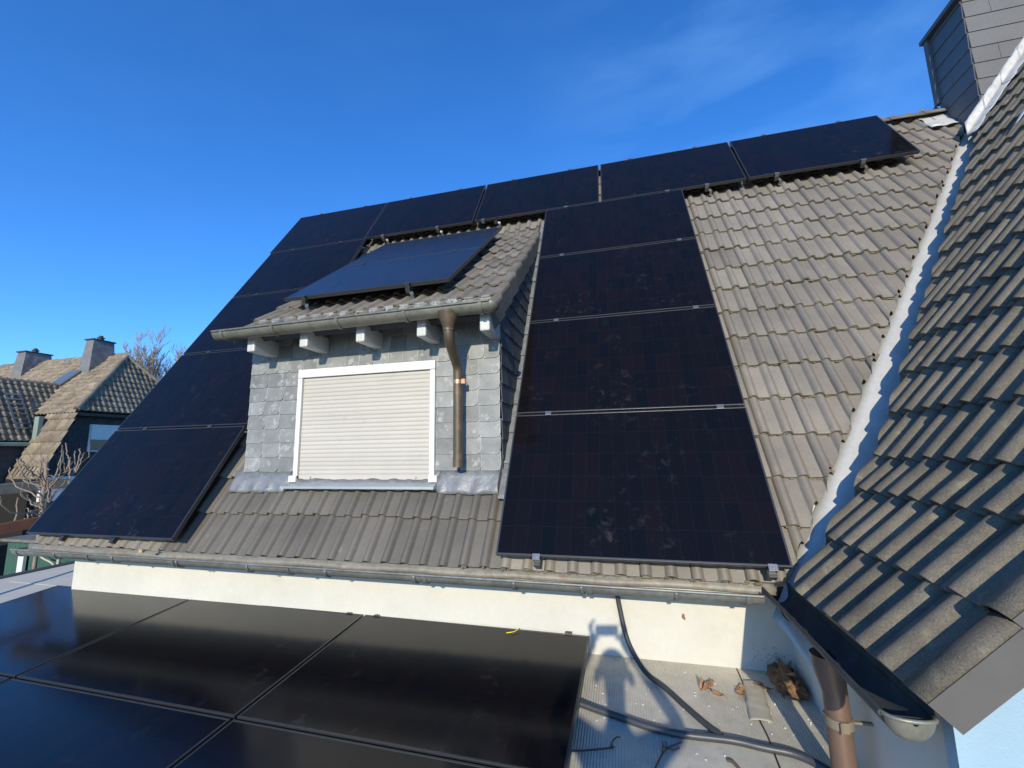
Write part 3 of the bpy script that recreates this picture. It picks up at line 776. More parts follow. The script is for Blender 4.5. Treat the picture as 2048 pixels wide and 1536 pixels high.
# rails
def rail(x, s0, s1, label, Mt=None, hooks=(), endc=True):
    base = Mt if Mt else Matrix((UX,USM,NM)).transposed().to_4x4()
    o = empty('mounting_rail', base @ V((x,s0,-.055)), label, 'rail', 'panel mounting rails')
    b = MB(); b.box((x-.02,s0,-.077),(x+.02,s1,-.037), base, bev=.002); b.build('profile', M['frame'], o)
    if endc:
        b = MB(); b.box((x-.021,s0-.004,-.078),(x+.021,s0-.0005,-.036), base); b.build('end_cap', M['black_bracket'], o)
    for s in hooks:
        b = MB()
        pts = [V((x+.05,s+.12,-.180)), V((x+.05,s-.02,-.158)), V((x+.05,s-.055,-.130)), V((x+.05,s-.05,-.085)), V((x+.035,s-.02,-.070))]
        for p_, q_ in zip(pts, pts[1:]):
            d_ = (q_-p_); ln_ = d_.length; rot = d_.to_track_quat('Y','Z').to_matrix().to_4x4()
            b.box((-.016,-.004,-.003),(.016,ln_+.004,.003), base @ Matrix.Translation(p_) @ rot)
        b.build('roof_hook', M['steel'], o)
    return o
rail(.27, -.045, 4.62, 'left rail end showing under the lowest right column panel', hooks=(.3,1.3,2.3,3.3))
rail(1.62, -.045, 4.62, 'right rail end under the lowest right column panel beside the valley', hooks=(.3,1.3,2.3,3.3))
rail(-4.05, -.03, 5.76, 'left rail end under the lowest left column panel', hooks=(.3,1.5,2.6))
rail(-3.44, -.03, 5.76, 'right rail end under the lowest left column panel', hooks=(.3,1.5,2.6))
tl = {2:['left bracketed rail under the second ridge row panel','right bracketed rail under the second ridge row panel'],
      3:['left rail under the middle ridge row panel above the dormer','right rail hidden under the middle ridge row panel'],
      4:['left rail under the fourth ridge row panel','right bracketed rail under the fourth ridge row panel'],
      5:['left bracketed rail under the far right ridge panel','right bracketed rail under the far right ridge panel']}
for i in range(1,5):
    for k, dx in enumerate((.30,1.18)):
        if i == 3: dx += .10
        rail(TX+tx[i]+dx, tb-.03, tb+PH+.03, tl[i+1][k], hooks=(tb+.02,))
MD = DM
rail(.23, -.035, 2.28, 'left rail with hook under the lower dormer panel', MD, hooks=(-.03,1.2))
rail(1.33, -.035, 2.28, 'right rail with hook under the lower dormer panel', MD, hooks=(-.03,1.2))

# ------------------------------------------------------------------ flat roof
SLF = math.tan(R(5.28))
def fz(y): return -.70 + SLF*(y-.35)
m = MB()
def fq(mb, x0, x1, y0, y1, dzz=0., th=.18):
    mb.prism([(x0,y0,fz(y0)+dzz),(x1,y0,fz(y0)+dzz),(x1,y1,fz(y1)+dzz),(x0,y1,fz(y1)+dzz)][::-1], (0,0,-th))
# outline: from the left edge round the house corner
m.prism([(-6.35,-.0,fz(0)),(-6.35,-6,fz(-6)),(2.6,-6,fz(-6)),(1.779,-1.08,fz(-1.08)),(1.779,.349,fz(.349)),(-4.379,.349,fz(.349)),(-4.379,3.4,fz(3.4)),(-4.75,3.4,fz(3.4))], (0,0,-.22))
flat = m.build('flat_roof', M['grey_roof']); flat['kind'] = 'structure'
m = MB()
m.box((-6.3,-6,-3.3),(1.78,.345,-1.45)); m.box((-6.3,-2.2,-1.45),(1.78,.30,-.98))
o = m.build('extension_building', M['wall']); tag(o, 'low flat roofed extension carrying the glossy panels in front of the house', 'extension')
# edge strip and light lapped sheets at the left
m = MB()
a = V((-6.35,-.0,fz(0)+.03)); b = V((-4.75,3.4,fz(3.4)+.03)); d = (b-a).normalized(); nn = V((d.y,-d.x,0))
m.prism([a-nn*.03, a+nn*.05, a+nn*.05-V((0,0,.10)), a-nn*.03-V((0,0,.10))], (b-a))
c_ = V((-6.35,-6,fz(-6)+.03)); m.box((-6.38,-6,fz(-6)-.3),(-6.31,0,fz(-6)-.2))
tag(m.build('roof_edge_trim', M['frame']), 'dark metal trim along the far left edge of the flat roof', 'trim')
m = MB()
pl_ = [(-6.27,.0),(-6.27,-.8),(-4.40,-.8),(-4.40,3.2),(-4.80,3.2)]
m.prism([(x, y, fz(y)+.012) for x, y in pl_], (0,0,-.010))
m.prism([(x, y, fz(y)+.016) for x, y in ((-5.75,.60),(-4.40,.60),(-4.40,.655),(-5.75,.655))][::-1], (0,0,-.003))
o = m.build('roof_sheeting', mat('pale_roof_sheet', (.50,.475,.41), .9, spec=.05, var=.08, vscale=3.)); o['kind'] = 'structure'
# patch strip and seam in the right corner
m = MB()
def fp(x, y, h): return V((x, y, fz(y)+h))
rows = []
for i in range(25):
    t = i/24; y = .22 - .34*t
    xc = 1.505 - .045*t
    rows.append([fp(xc-.055+.006*noise.noise(V((t*8,0,0))), y, .004), fp(xc-.035, y, .009+.003*noise.noise(V((t*9,3,0)))), fp(xc, y, .012+.004*noise.noise(V((t*7,5,0)))), fp(xc+.035, y, .009), fp(xc+.055+.006*noise.noise(V((t*8,9,0))), y, .004)])
m.ribbon(rows)
tag(m.build('roof_patch', mat('roof_patch_felt', (.36,.335,.27), .55, var=.2, vscale=9., bump=.3, bscale=25), solid=.003), 'oblong grey repair patch stuck over the flat roof seam', 'patch')
m = MB()
pts = [fp(1.452,.34,.002), fp(1.452,.2,.004), fp(1.44,.1,.003), fp(1.455,-.12,.004), fp(1.462,-.25,.004), fp(1.45,-.42,.004), fp(1.46,-.8,.004)]
m.tube(smooth(pts,2), .0035, 6); tag(m.build('roof_seam', M['wire']), 'open dark seam running down the flat roof from the wall', 'seam')

# conduits
def conduit(name, pts, r, label, corr=True):
    pts = smooth([V(p) for p in pts], 3); 
    # resample densely
    out = [pts[0]]; step = .0042 if corr else .03; acc = 0
    for a, b in zip(pts, pts[1:]):
        d_ = (b-a).length; k = step - acc
        while k <= d_: out.append(a.lerp(b, k/d_)); k += step
        acc = d_ - (k - step)
    m = MB(); rs = [r + (.0011 if i % 2 else -.0011) for i in range(len(out))] if corr else r
    m.tube(out, rs, 12)
    return tag(m.build(name, M['conduit']), label, 'conduit')
conduit('cable_conduit', [(.745,.26,-.18),(.752,.30,-.30),(.775,.285,-.44),(.80,.26,-.56),(.86,.20,-.655),(.92,.13,fz(.13)+.02),(1.0,.06,fz(.06)+.016),(1.10,-.10,fz(-.1)+.016),(1.20,-.245,fz(-.245)+.018),(1.24,-.290,fz(-.29)+.022)], .0155, 'black conduit hanging from the eaves gutter down to the flat roof')
conduit('cable_conduit', [(.40,-.17,fz(-.17)+.05),(.52,-.195,fz(-.195)+.03),(.65,-.22,fz(-.22)+.018),(.75,-.245,fz(-.245)+.018),(.90,-.295,fz(-.295)+.018),(1.05,-.312,fz(-.31)+.018),(1.20,-.305,fz(-.305)+.018),(1.30,-.302,fz(-.30)+.018),(1.42,-.325,fz(-.325)+.018),(1.54,-.33,fz(-.33)+.018),(1.63,-.385,fz(-.385)+.018),(1.72,-.50,fz(-.5)+.018)], .0175, 'thick black conduit lying across the flat roof from under the panels')
m = MB(); m.tube(smooth([fp(.48,-.535,.02),fp(.56,-.505,.012),fp(.64,-.475,.008),fp(.70,-.455,.008),fp(.725,-.445,.01)],2), .004, 8); m.tube(smooth([fp(.71,-.45,.008),fp(.715,-.42,.016),fp(.735,-.395,.022),fp(.755,-.392,.02)],2), .003, 8)
tag(m.build('cable_end', M['wire']), 'thin black hooked wire end sticking out from under the front panel', 'wire')
m = MB()
m.tube(smooth([fp(.88,-.60,.006),fp(.93,-.48,.01),fp(.965,-.41,.012),fp(1.045,-.355,.014)],2), [.005]+[.004]*12+[.003]*0 if False else .004, 7)
m.tube([fp(.945,-.45,.01),fp(.955,-.385,.018),fp(.95,-.375,.02)], .003, 6); m.tube([fp(.955,-.40,.012),fp(1.0,-.415,.012),fp(1.03,-.40,.016)], .003, 6); m.tube([fp(.975,-.405,.012),fp(.968,-.375,.02)], .0028, 6)
tag(m.build('twig', M['twig']), 'forked dark twig lying on the ribbed flat roof', 'twig')
m = MB(); m.tube(smooth([fp(1.235,-.415,.004),fp(1.255,-.425,.012),fp(1.275,-.46,.008),fp(1.285,-.475,.003)],2), .0075, 8)
tag(m.build('bark_piece', M['twig']), 'short curled dark bark piece on the flat roof in front of the thick conduit', 'bark')

# leaves
def leaf(pos, L_, W_, rot, curl, label, mtl='leaf', pitch=0.):
    rows = []
    for i in range(9):
        t = i/8; wd = W_*math.sin(math.pi*min(1,(t*.92+.06)))**.8*.5*(1+.15*math.sin(t*19))
        z = .004 + curl*(t-.5)**2
        rows.append([V((L_*(t-.5), k*wd, z + curl*.16*(k*k)*(.5+.5*math.sin(t*5+rot)))) for k in (-1,-.5,0,.5,1)])
    Mt = Matrix.Translation(pos) @ Matrix.Rotation(R(5),4,'X') @ Matrix.Rotation(rot,4,'Z') @ Matrix.Rotation(pitch,4,'Y')
    m = MB(); m.ribbon([[Mt @ p for p in r_] for r_ in rows])
    m.tube([Mt @ V((L_*.5,0,.004+curl*.25)), Mt @ V((L_*.72,.004,.006))], .0012, 5)
    return tag(m.build('leaf', M[mtl], solid=.0012), label, 'leaf', 'dry leaves on the flat roof')
leaf(fp(1.245,.13,.004), .085,.062, .6,.09, 'broad brown leaf, larger of the pair left of the seam')
leaf(fp(1.222,.085,.004), .05,.05, 2.1,.16, 'small curled orange leaf against the broad brown leaf')
leaf(fp(1.287,.05,.002), .07,.036, -.5,.07, 'narrow orange brown leaf with a long stalk, in the middle of the flat roof')
leaf(fp(1.425,.13,.003), .06,.05, 1.1,.06, 'brown leaf lying across the seam at the top of the patch')
leaf(fp(1.41,.08,.003), .055,.045, -1.2,.05, 'flat tan leaf just left of the repair patch')
leaf(V((1.16,.340,-.43)), .05,.022, 1.0,.03, 'small brown leaf stuck high on the white wall under the gutter', pitch=1.2)
leaf(fp(1.55,.16,.003), .10,.03, -.35,.05, 'dark withered leaf between the patch and the leaf pile', 'leafdark')
leaf(fp(1.690,.20,.078), .17,.055, 1.75,.12, 'long curled tan leaf on top of the rotting heap')
# rotten leaf pile in the corner
m = MB()
bm = bmesh.new(); bmesh.ops.create_icosphere(bm, subdivisions=4, radius=1)
for q in bm.verts:
    d_ = q.co.normalized(); nz = noise.noise(d_*2.3)*.35 + noise.noise(d_*6)*.22 + noise.noise(d_*14)*.12
    p_ = d_*(1+nz); q.co = V((p_.x*.072, p_.y*.15, max(p_.z,-.05)*.075))
bm.verts.index_update()
Mt = Matrix.Translation(fp(1.685,.23,.0)) @ Matrix.Rotation(.18,4,'Z')
m.add([Mt @ q.co for q in bm.verts], [[q.index for q in f.verts] for f in bm.faces], True); bm.free()
for i in range(46):
    t = random.random(); c = fp(1.685+random.uniform(-.075,.07), .23+random.uniform(-.17,.115), .02+.05*random.random())
    Ml = Matrix.Translation(c) @ Matrix.Rotation(random.uniform(0,6.3),4,'Z') @ Matrix.Rotation(random.uniform(-.9,.9),4,'Y')
    l_, w_ = random.uniform(.025,.06), random.uniform(.012,.03)
    m.add([Ml @ V(p) for p in ((-l_/2,0,0),(-.1*l_,w_/2,.004),(l_/2,0,.008),(-.1*l_,-w_/2,.003))], [(0,1,2,3)], False)
tag(m.build('leaf_pile', M['leafdark']), 'heap of rotting brown leaves in the corner by the downpipe', 'leaf pile')
# grit on the flat roof and wall splash
m = MB()
for i in range(170):
    x = random.uniform(.6,1.76); y = random.uniform(-.62,.34); q = random.uniform(.0012,.0042)
    m.box((-q,-q*.8,-q*.3),(q,q*.8,q*.9), Matrix.Translation(fp(x,y,.001)) @ Matrix.Rotation(random.uniform(0,3),4,'Z'))
o = m.build('grit', mat('pale_grit', (.62,.59,.52), .8)); tag(o, kind='stuff')
m = MB()
for i in range(90):
    x = 1.66+random.gauss(0,.06); z = fz(.35)+.02+abs(random.gauss(0,.07)); q = random.uniform(.0006,.0022)
    if x > 1.775: continue
    m.box((-q,-.0012,-q),(q,.0012,q*1.5), Matrix.Translation((x,.3485,z)) @ Matrix.Rotation(random.uniform(0,3),4,'Y'))
o = m.build('dirt_splash', M['leafdark']); tag(o, kind='stuff')
m = MB(); q = FM @ V((-.50,-.055,0)); m.tube(smooth([FM @ V((-.56,-.075,.006)), FM @ V((-.53,-.075,.012)), FM @ V((-.505,-.055,.010)), FM @ V((-.485,-.015,.014))],2), .0028, 7)
tag(m.build('cable_tie', M['yellow']), 'short bent yellow cable tie lying on the right end flat roof panel', 'cable tie')
m = MB()
m.box((-3.0,-.062,-.100),(-2.965,-.035,-.075), Matrix.Translation((0,0,0)) , bev=.003)
tag(m.build('wood_scrap', mat('wood_scrap', (.45,.33,.17), .7)), 'small pale wooden scrap lying in the left part of the eaves gutter', 'scrap')

# ------------------------------------------------------------------ neighbouring house at the left
nh = empty('neighbour_house', (-20,10,-3.3), 'old house with sandy weathered tiles, half hipped gable and two slate chimneys', 'house')
def ntiles(mb, O, ux, us, n, w, l, tw=.185, ex=.25, clipf=None):
    O = V(O); ux = V(ux).normalized(); us = V(us).normalized(); n = V(n).normalized()
    nc = int(w/tw)+1; nr = int(l/ex)+1
    us_ = (0,.025,.05,.075,.10,.125,.145,.165,.185)
    for r in range(nr):
        for c in range(nc):
            tn = random.random()
            dz_ = random.uniform(-.006,.006)
            rows = []
            for t in (0., .0, ex+.05):
                hh = -.03 if not rows else 0.
                rows.append([O + ux*(c*tw+u) + us*(r*ex+t+random.uniform(-.004,.004)) + n*(.042*max(0,math.sin(math.pi*min(u/.125,1)))**.8*(1 if u < .125 else 0) + hh + .045*(1-t/(ex+.05)) + dz_) for u in us_])
            k = len(us_)
            mb.add(rows[0]+rows[1]+rows[2], [(i*k+j,i*k+j+1,(i+1)*k+j+1,(i+1)*k+j) for i in range(2) for j in range(k-1)], True, tn)
YR, ZR_, XG, XP = 10.0, 4.70, -17.45, -18.9
ES, EZ = 7.72, 2.20                                         # south eaves of the wing
# hip (faces +x)
us = V((XP-XG,0,ZR_-EZ-.08)).normalized(); n = V((-us.z*-1,0,0)); n = V((us.z,0,-us.x)); ux = V((0,1,0))
m = MB(); ntiles(m, (XG, ES-.1, EZ+.06), ux, us, n, 2*(YR-ES)+.3, 3.0)
hipd = V((XP-XG, YR-ES, ZR_-EZ)); hipd2 = V((XP-XG, -(YR-ES), ZR_-EZ))
c1 = ((XG,ES,0), V((hipd.y,-hipd.x,0)).normalized()*1.0); c2 = ((XG,2*YR-ES,0), V((-hipd2.y*-1, 0, 0)))
pl1 = V((hipd.y,-hipd.x,0)); pl1 = pl1 if pl1.dot(V((0,-1,0))) > 0 else -pl1
pl2 = V((hipd2.y,-hipd2.x,0)); pl2 = pl2 if pl2.dot(V((0,1,0))) > 0 else -pl2
nroof = m.build('roof', M['ntile'], nh, clips=[((XG,ES,0), pl1), ((XG,2*YR-ES,0), pl2)])
# south slope (faces -y)
us = V((0,YR-ES,ZR_-EZ)).normalized(); ux = V((1,0,0)); n = ux.cross(us)
m = MB(); ntiles(m, (-27, ES-.05, EZ-.03), ux, us, n, 9.8, 3.5)
m.build('south_slope', M['ntile'], nroof, clips=[((XG,ES,0), -pl1)])
# north slope, plain
m = MB(); m.add([(-27,YR,ZR_),(XP,YR,ZR_),(XG,2*YR-ES,EZ),(-27,2*YR-ES,EZ)], [(0,1,2,3)]); m.build('north_slope', M['ntile'], nroof, solid=.05)
# ridge and hip caps
m = MB()
def caps(mb, a, b, r):
    a = V(a); b = V(b); k = int((b-a).length/.36)+1
    for i in range(k):
        p = a.lerp(b, i/k); q = a.lerp(b, (i+1.05)/k); mb.tube([p,q], [r, r*.88], 10, tint=random.random())
caps(m, (XG,ES,EZ+.12), (XP,YR,ZR_+.05), .10); caps(m, (XG,2*YR-ES,EZ+.12), (XP,YR,ZR_+.05), .10); caps(m, (XP,YR,ZR_+.04), (-27,YR,ZR_+.04), .10)
m.build('ridge_tiles', M['ntile'], nroof)
# front gable below the hip, mansard side
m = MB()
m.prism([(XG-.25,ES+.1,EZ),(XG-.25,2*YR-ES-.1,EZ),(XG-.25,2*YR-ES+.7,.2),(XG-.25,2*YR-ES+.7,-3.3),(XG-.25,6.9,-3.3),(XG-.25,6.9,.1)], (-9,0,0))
nwall = m.build('wall', M['dark'], nh)  # near-black colour paints deep shade onto the lower faces
m = MB(); rr = 0; z = -1.2
while z < 2.25:
    y = 7.0 + (rr % 2)*.12
    while y < 13.2:
        lim = ES - (EZ-z)*.36
        if y > lim+.05: slate(m, y, z, .235, .2, XG-.25, random.random(), .07, axis='y', dep=.02)
        y += .24
    z += .2; rr += 1
m.build('gable_slates', M['nslate'], nwall)
m = MB(); us = V((0,.74,2.05)).normalized(); n = V((1,0,0)).cross(us)
ntiles(m, (-18.75, 6.90, -.02), (1,0,0), us, n, 1.35, 2.15, ex=.42)
m.build('mansard_slope', M['ntile'], nroof, clips=[((0,0,EZ-.02),(0,0,1))])
m = MB(); m.prism([(XG-.02,6.86,.02),(XG-.02,7.62,EZ-.05),(XG-.02,7.74,EZ-.05),(XG-.02,6.98,.02)], (.07,0,0)); m.build('verge_board', M['oldwood'], nroof)
# eave under hip
m = MB(); m.box((XG-.25,ES-.05,EZ-.10),(XG+.03,2*YR-ES+.05,EZ+.0)); m.box((-18.45,ES-.06,EZ-.13),(XG+.0,ES+.02,EZ-.05)); m.build('eaves_trim', M['nslate'], nroof)
m = MB(); m.box((-18.72,ES-.4,1.25),(-18.5,ES-.28,EZ-.13)); m.build('corner_pipe', M['verdigris'], nh)
# window in gable
wn = MB(); wn.box((XG-.25,8.30,.85),(XG-.20,9.75,1.82)); wfn = wn.build('window', M['white'], nh)
wn = MB(); wn.box((XG-.199,8.34,1.28),(XG-.17,9.71,1.80)); wn.build('roller_shutter', M['white'], wfn)
wn = MB(); wn.box((XG-.199,8.36,.90),(XG-.19,9.70,1.27)); wn.build('pane', M['glassdark'], wfn)
wn = MB(); wn.box((XG-.25,7.12,-.75),(XG-.12,8.1,.02)); w2 = wn.build('balcony_panel', M['white'], nh)
# side roof A (faces +x), with its gutter
m = MB(); us = V((-1.5,0,2.15)).normalized(); n = V((us.z,0,-us.x)); ux = V((0,1,0))
ntiles(m, (-18.78, 2.2, 1.22), ux, us, n, 7.4, 2.62)
vd = V((-20.3-(-18.8), 9.09-8.03, 0)); pA = V((vd.y,-vd.x,0)); pA = pA if pA.dot(V((0,1,0))) > 0 else -pA
sroof = m.build('side_roof', M['ntile'], nh, clips=[((-18.8,8.05,0), pA)])
m = MB(); caps(m, (-20.32,2.2,3.42), (-20.32,9.1,3.42), .09); m.build('ridge_tiles', M['ntile'], sroof)
m = MB(); m.prism([(-18.8,2.2,1.1),(-20.3,2.2,3.3),(-22,2.2,1.1)], (0,6.5,0)); m.prism([(-18.95,2.2,-3.3),(-18.95,2.2,1.1),(-22,2.2,1.1),(-22,2.2,-3.3)], (0,6.2,0)); m.build('side_wall', M['nslate'], nh)
m = MB(); rr = 0; z = -.4
while z < 1.05:
    y = 3 + (rr % 2)*.15
    while y < 8.2: slate(m, y, z, .295, .24, -18.95, random.random(), .03, axis='y', dep=.03); y += .3
    z += .24; rr += 1
m.build('wall_tiles', mat('dark_tile_hanging', (.085,.075,.068), .8, var=.2, vscale=2., tint=.25), nh)
m = MB(); m.box((-18.82,2.2,1.06),(-18.66,8.1,1.19), bev=.03); m.build('gutter', M['verdigris'], nh)
# roof ladder
m = MB(); us = V((-1.5,0,2.15)).normalized(); nA = V((us.z,0,-us.x))
for yy in (7.0,7.38): m.box((-.02,-.02,0),(.02,.02,1.75), Matrix.Translation(V((-18.95,yy,1.45))+nA*.16) @ Matrix.Rotation(-math.atan2(1.5,2.15),4,'Y'))
for i in range(8):
    p = V((-18.95,7.0,1.45)) + us*(.15+.21*i) + nA*.18; m.box((p.x-.02,6.98,p.z-.02),(p.x+.02,7.40,p.z+.02))
m.build('roof_ladder', M['steel'], sroof)
# dark snow guard shadows replaced by a low vent strip
# skylight
us = V((0,YR-ES,ZR_-EZ)).normalized(); n = V((1,0,0)).cross(us)
Ms = Matrix((V((1,0,0)), us, n)).transposed().to_4x4()
m = MB(); m.box((-.35,-.5,0),(.35,.5,.14), Matrix.Translation(V((-20.55,ES,EZ)) + us*2.05) @ Ms); sk = m.build('skylight', M['oldwood'], nroof)
m = MB(); m.box((-.28,-.43,.141),(.28,.43,.15), Matrix.Translation(V((-20.55,ES,EZ)) + us*2.05) @ Ms); m.build('pane', M['skyglass'], sk)
# chimneys
def nchim(xc, yc, wx, wy, z0, z1, flare, mtl):
    m = MB()
    a, b = wx/2, wy/2; a2, b2 = a+flare, b+flare
    m.add([(xc-a2,yc-b2,z0),(xc+a2,yc-b2,z0),(xc+a2,yc+b2,z0),(xc-a2,yc+b2,z0),(xc-a,yc-b,z1),(xc+a,yc-b,z1),(xc+a,yc+b,z1),(xc-a,yc+b,z1)], [(0,1,5,4),(1,2,6,5),(2,3,7,6),(3,0,4,7),(4,5,6,7)])
    k = 0; z = z0
    while z < z1-.05:
        t = (z-z0)/(z1-z0); bb = b2+(b-b2)*t; xx = xc + a2+(a-a2)*t; y = yc-bb
        while y < yc+bb-.02:
            w_ = min(.14, yc+bb-y); slate(m, y, z, w_-.004, .14, xx-.004, random.random(), .02, axis='y', dep=.012); y += .14
        z += .14; k += 1
    o = m.build('chimney', mtl, nroof)
    m = MB(); m.box((xc-a-.05,yc-b-.05,z1),(xc+a+.05,yc+b+.05,z1+.05)); m.build('chimney_cap', M['nslate'], nroof)
    m = MB(); m.tube([(xc,yc,z1+.05),(xc,yc,z1+.16)], .10, 12); m.tube([(xc,yc,z1+.16),(xc,yc,z1+.18)], .13, 12); m.tube([(xc,yc,z1+.18),(xc,yc,z1+.26)], .07, 12); m.build('chimney_pot', M['nslate'], nroof)
nchim(-20.1, 9.75, .42, .72, 3.7, 5.40, .12, M['nchim'])
nchim(-24.3, 9.9, .50, .85, 3.7, 5.22, .14, M['nchim'])

# ------------------------------------------------------------------ trees
def branch(mb, p, d, L_, r, depth, up=.25, spread=.6, kids=3, seg=5, minr=.003):
    pts = [V(p)]; rs = [r]; d = V(d).normalized(); wob = V((random.uniform(-.2,.2),random.uniform(-.2,.2),0))
    for i in range(seg):
        d = (d + wob*.25 + V((random.uniform(-.12,.12),random.uniform(-.12,.12),up*.35))).normalized()
        pts.append(pts[-1] + d*(L_/seg)); rs.append(max(minr, r*(1 - .55*(i+1)/seg)))
    mb.tube(pts, rs, 6 if depth > 1 else 5, cap=False)
    if depth > 0:
        for k in range(kids):
            i = random.randint(2, seg); a = random.uniform(0, 6.3)
            sd = (d + V((math.cos(a)*spread, math.sin(a)*spread, random.uniform(-.1,.3)))).normalized()
            branch(mb, pts[i], sd, L_*random.uniform(.5,.75), max(minr, rs[i]*.62), depth-1, up, spread, kids, seg, minr)
t = empty('bare_tree', (-35.3,22.8,-3.3), 'leafless tree rising behind the neighbouring hipped roof', 'tree')
m = MB(); m.tube([(-35.3,22.8,-3.3),(-35.25,22.8,0),(-35.3,22.8,3.5),(-35.2,22.85,5)], [.32,.26,.22,.18], 10); m.build('trunk', M['bark2'], t)
m = MB(); random.seed(5)
for k in range(9):
    a = k*.7; branch(m, V((-35.25,22.82,3.2+.22*k)), V((math.cos(a)*.75, math.sin(a)*.75, 1)), random.uniform(2.0,3.1), .085, 4, .26, .50, 4, 5, .011)
m.build('crown', M['bark2'], t)

# pruned shrub with upswept shoots beyond the left gutter end
def px(u, v, dist):
    d = (RT*((u-1024)/856.98) - UP*((v-768)/856.98) + FW).normalized(); return C0 + d*dist
random.seed(21)
t = empty('pruned_shrub', (-6.55,1.25,-3.3), 'bare shrub with pale upswept shoots beyond the left end of the gutter', 'shrub')
trunk = [(-6.55,1.25,-3.3),(-6.56,1.25,-1.6),(-6.57,1.24,-.5),(-6.55,1.24,-.1),(-6.60,1.24,.15),(-6.57,1.235,.42),(-6.60,1.23,.60)]
m = MB(); m.tube(smooth([V(p) for p in trunk],1), [.06,.055,.05,.045,.04,.036,.034,.03,.028,.025,.024,.022,.02][:len(smooth([V(p) for p in trunk],1))] if False else .022, 9); m.build('trunk', M['bark'], t)
m = MB()
shoots = [[(85,1000),(62,985),(35,975),(22,955),(19,936)], [(86,980),(60,962),(42,945),(36,925),(35,917)], [(86,965),(66,948),(50,935),(44,922),(40,918)],
          [(84,1018),(40,1030),(12,1020),(2,1005),(1,990)], [(86,990),(62,980),(55,970),(53,955)], [(84,972),(64,968),(50,962),(48,958)],
          [(84,1016),(66,1010),(57,1000),(55,990)], [(90,960),(92,940),(95,915)], [(92,955),(100,948),(110,955)], [(92,985),(104,970),(115,960),(122,940),(124,900)],
          [(122,955),(132,948),(128,930),(126,910),(124,890)], [(138,948),(142,940),(139,922),(134,905),(132,885)], [(110,955),(116,935),(122,915)], [(145,950),(150,935),(148,918),(150,902)],
          [(150,945),(156,930),(160,912),(159,898)], [(152,945),(160,930),(166,910),(170,905)], [(178,915),(180,905),(180,893)], [(98,1005),(97,985),(96,960)], [(28,1055),(34,1020),(36,995)],
          [(58,1048),(56,1030),(56,1015)], [(56,1046),(50,1036)], [(70,1040),(66,1034),(65,1028)], [(100,1000),(112,982),(126,970),(134,958)], [(84,1030),(70,1028),(60,1022)], [(136,968),(140,955),(140,945)],[(16,1066),(14,1056)],[(20,1066),(24,1052)],
          [(88,972),(78,955),(82,940),(82,920)], [(94,948),(86,938),(90,925)], [(66,952),(62,945),(62,938)], [(118,958),(106,962),(96,975)], [(130,945),(138,925),(140,915)]]
for i, sh in enumerate(shoots):
    dd = 8.35 + .35*math.sin(i*2.1)
    pts = smooth([px(u, v, dd + .08*k*math.cos(i)) for k, (u, v) in enumerate(sh)], 2)
    nn_ = len(pts); pts = [p + V((random.uniform(-.006,.006),)*3) for p in pts]
    m.tube(pts, [.0105 - .005*k/nn_ for k in range(nn_)], 7)
for k in range(16):
    p = V((-6.57+random.uniform(-.05,.05),1.24,random.uniform(-.2,.6))); branch(m, p, V((random.uniform(-1,1),random.uniform(-1,1),.4)), random.uniform(.15,.35), .008, 1, .3, .6, 2, 4, .003)
m.build('crown', M['bark'], t)

# beams and green shed beyond the left gutter
m = MB(); a = px(-60,994,11); b = px(112,976,11.3); d = b-a; m.prism([a, a+V((0,0,.16)), a+V((.14,.10,.16)), a+V((.14,.10,0))], d); m.tube([b-d*.12, b-d*.12+V((0,0,-3.6))], .06, 8)
tag(m.build('pergola_beam', M['oldwood']), 'grey wooden beam on a post crossing behind the pale shrub', 'beam')
m = MB(); a = px(-80,1082,6.9); b = px(75,1052,7.0); d = b-a; m.prism([a, a+V((0,0,.10)), a+V((.05,.10,.10)), a+V((.05,.10,0))], d)
m.tube([a+d*.3, a+d*.3+V((0,0,-3.2))], .03, 8)
tag(m.build('rusty_beam', M['rust']), 'rusty brown beam just beyond the left end of the gutter', 'beam')
sh = empty('green_shed', (-7.3,1.9,-3.3), 'dark green corrugated shed below the left end of the gutter', 'shed')
m = MB(); rows = []
for i in range(121):
    x = -8.62 + 1.75*i/120; rows.append([V((x, 2.0+.018*math.sin(i*.78), -2.9)), V((x, 2.0+.018*math.sin(i*.78), -.62))])
m.ribbon(rows); m.box((-8.62,2.03,-3.3),(-6.85,3.4,-.66)); m.build('corrugated_wall', M['green'], sh)
m = MB(); m.box((-8.22,1.93,-3.3),(-8.10,1.975,-.70), bev=.005); m.build('corner_post', M['white'], sh)
m = MB(); m.box((-8.62,1.9,-.60),(-6.85,3.45,-.56)); m.build('shed_roof', M['oldwood'], sh)
m = MB(); m.tube(smooth([V((-7.75,1.9,-.74)),V((-7.6,1.88,-.80)),V((-7.35,1.88,-.86)),V((-7.3,1.88,-.95))],2), .012, 7); m.tube([(-7.25,1.88,-.80),(-7.25,1.88,-.98)], .02, 8); m.build('pipework', mat('beige_pipe', (.5,.45,.33), .5), sh)
# added near-black backing wall, its colour painting the shaded gap in the yard
m = MB(); m.box((-15.6,-4,-3.3),(-15.2,8.5,-1.6)); tag(m.build('shade_backing_wall', M['dark']), 'near-black backing wall added to stand for the shaded gap before the neighbouring house', 'wall')

# ------------------------------------------------------------------ ground
m = MB(); m.add([(-1500,-1500,-3.3),(1500,-1500,-3.3),(1500,1500,-3.3),(-1500,1500,-3.3)], [(0,1,2,3)])
g = m.build('ground', M['ground']); g['kind'] = 'structure'

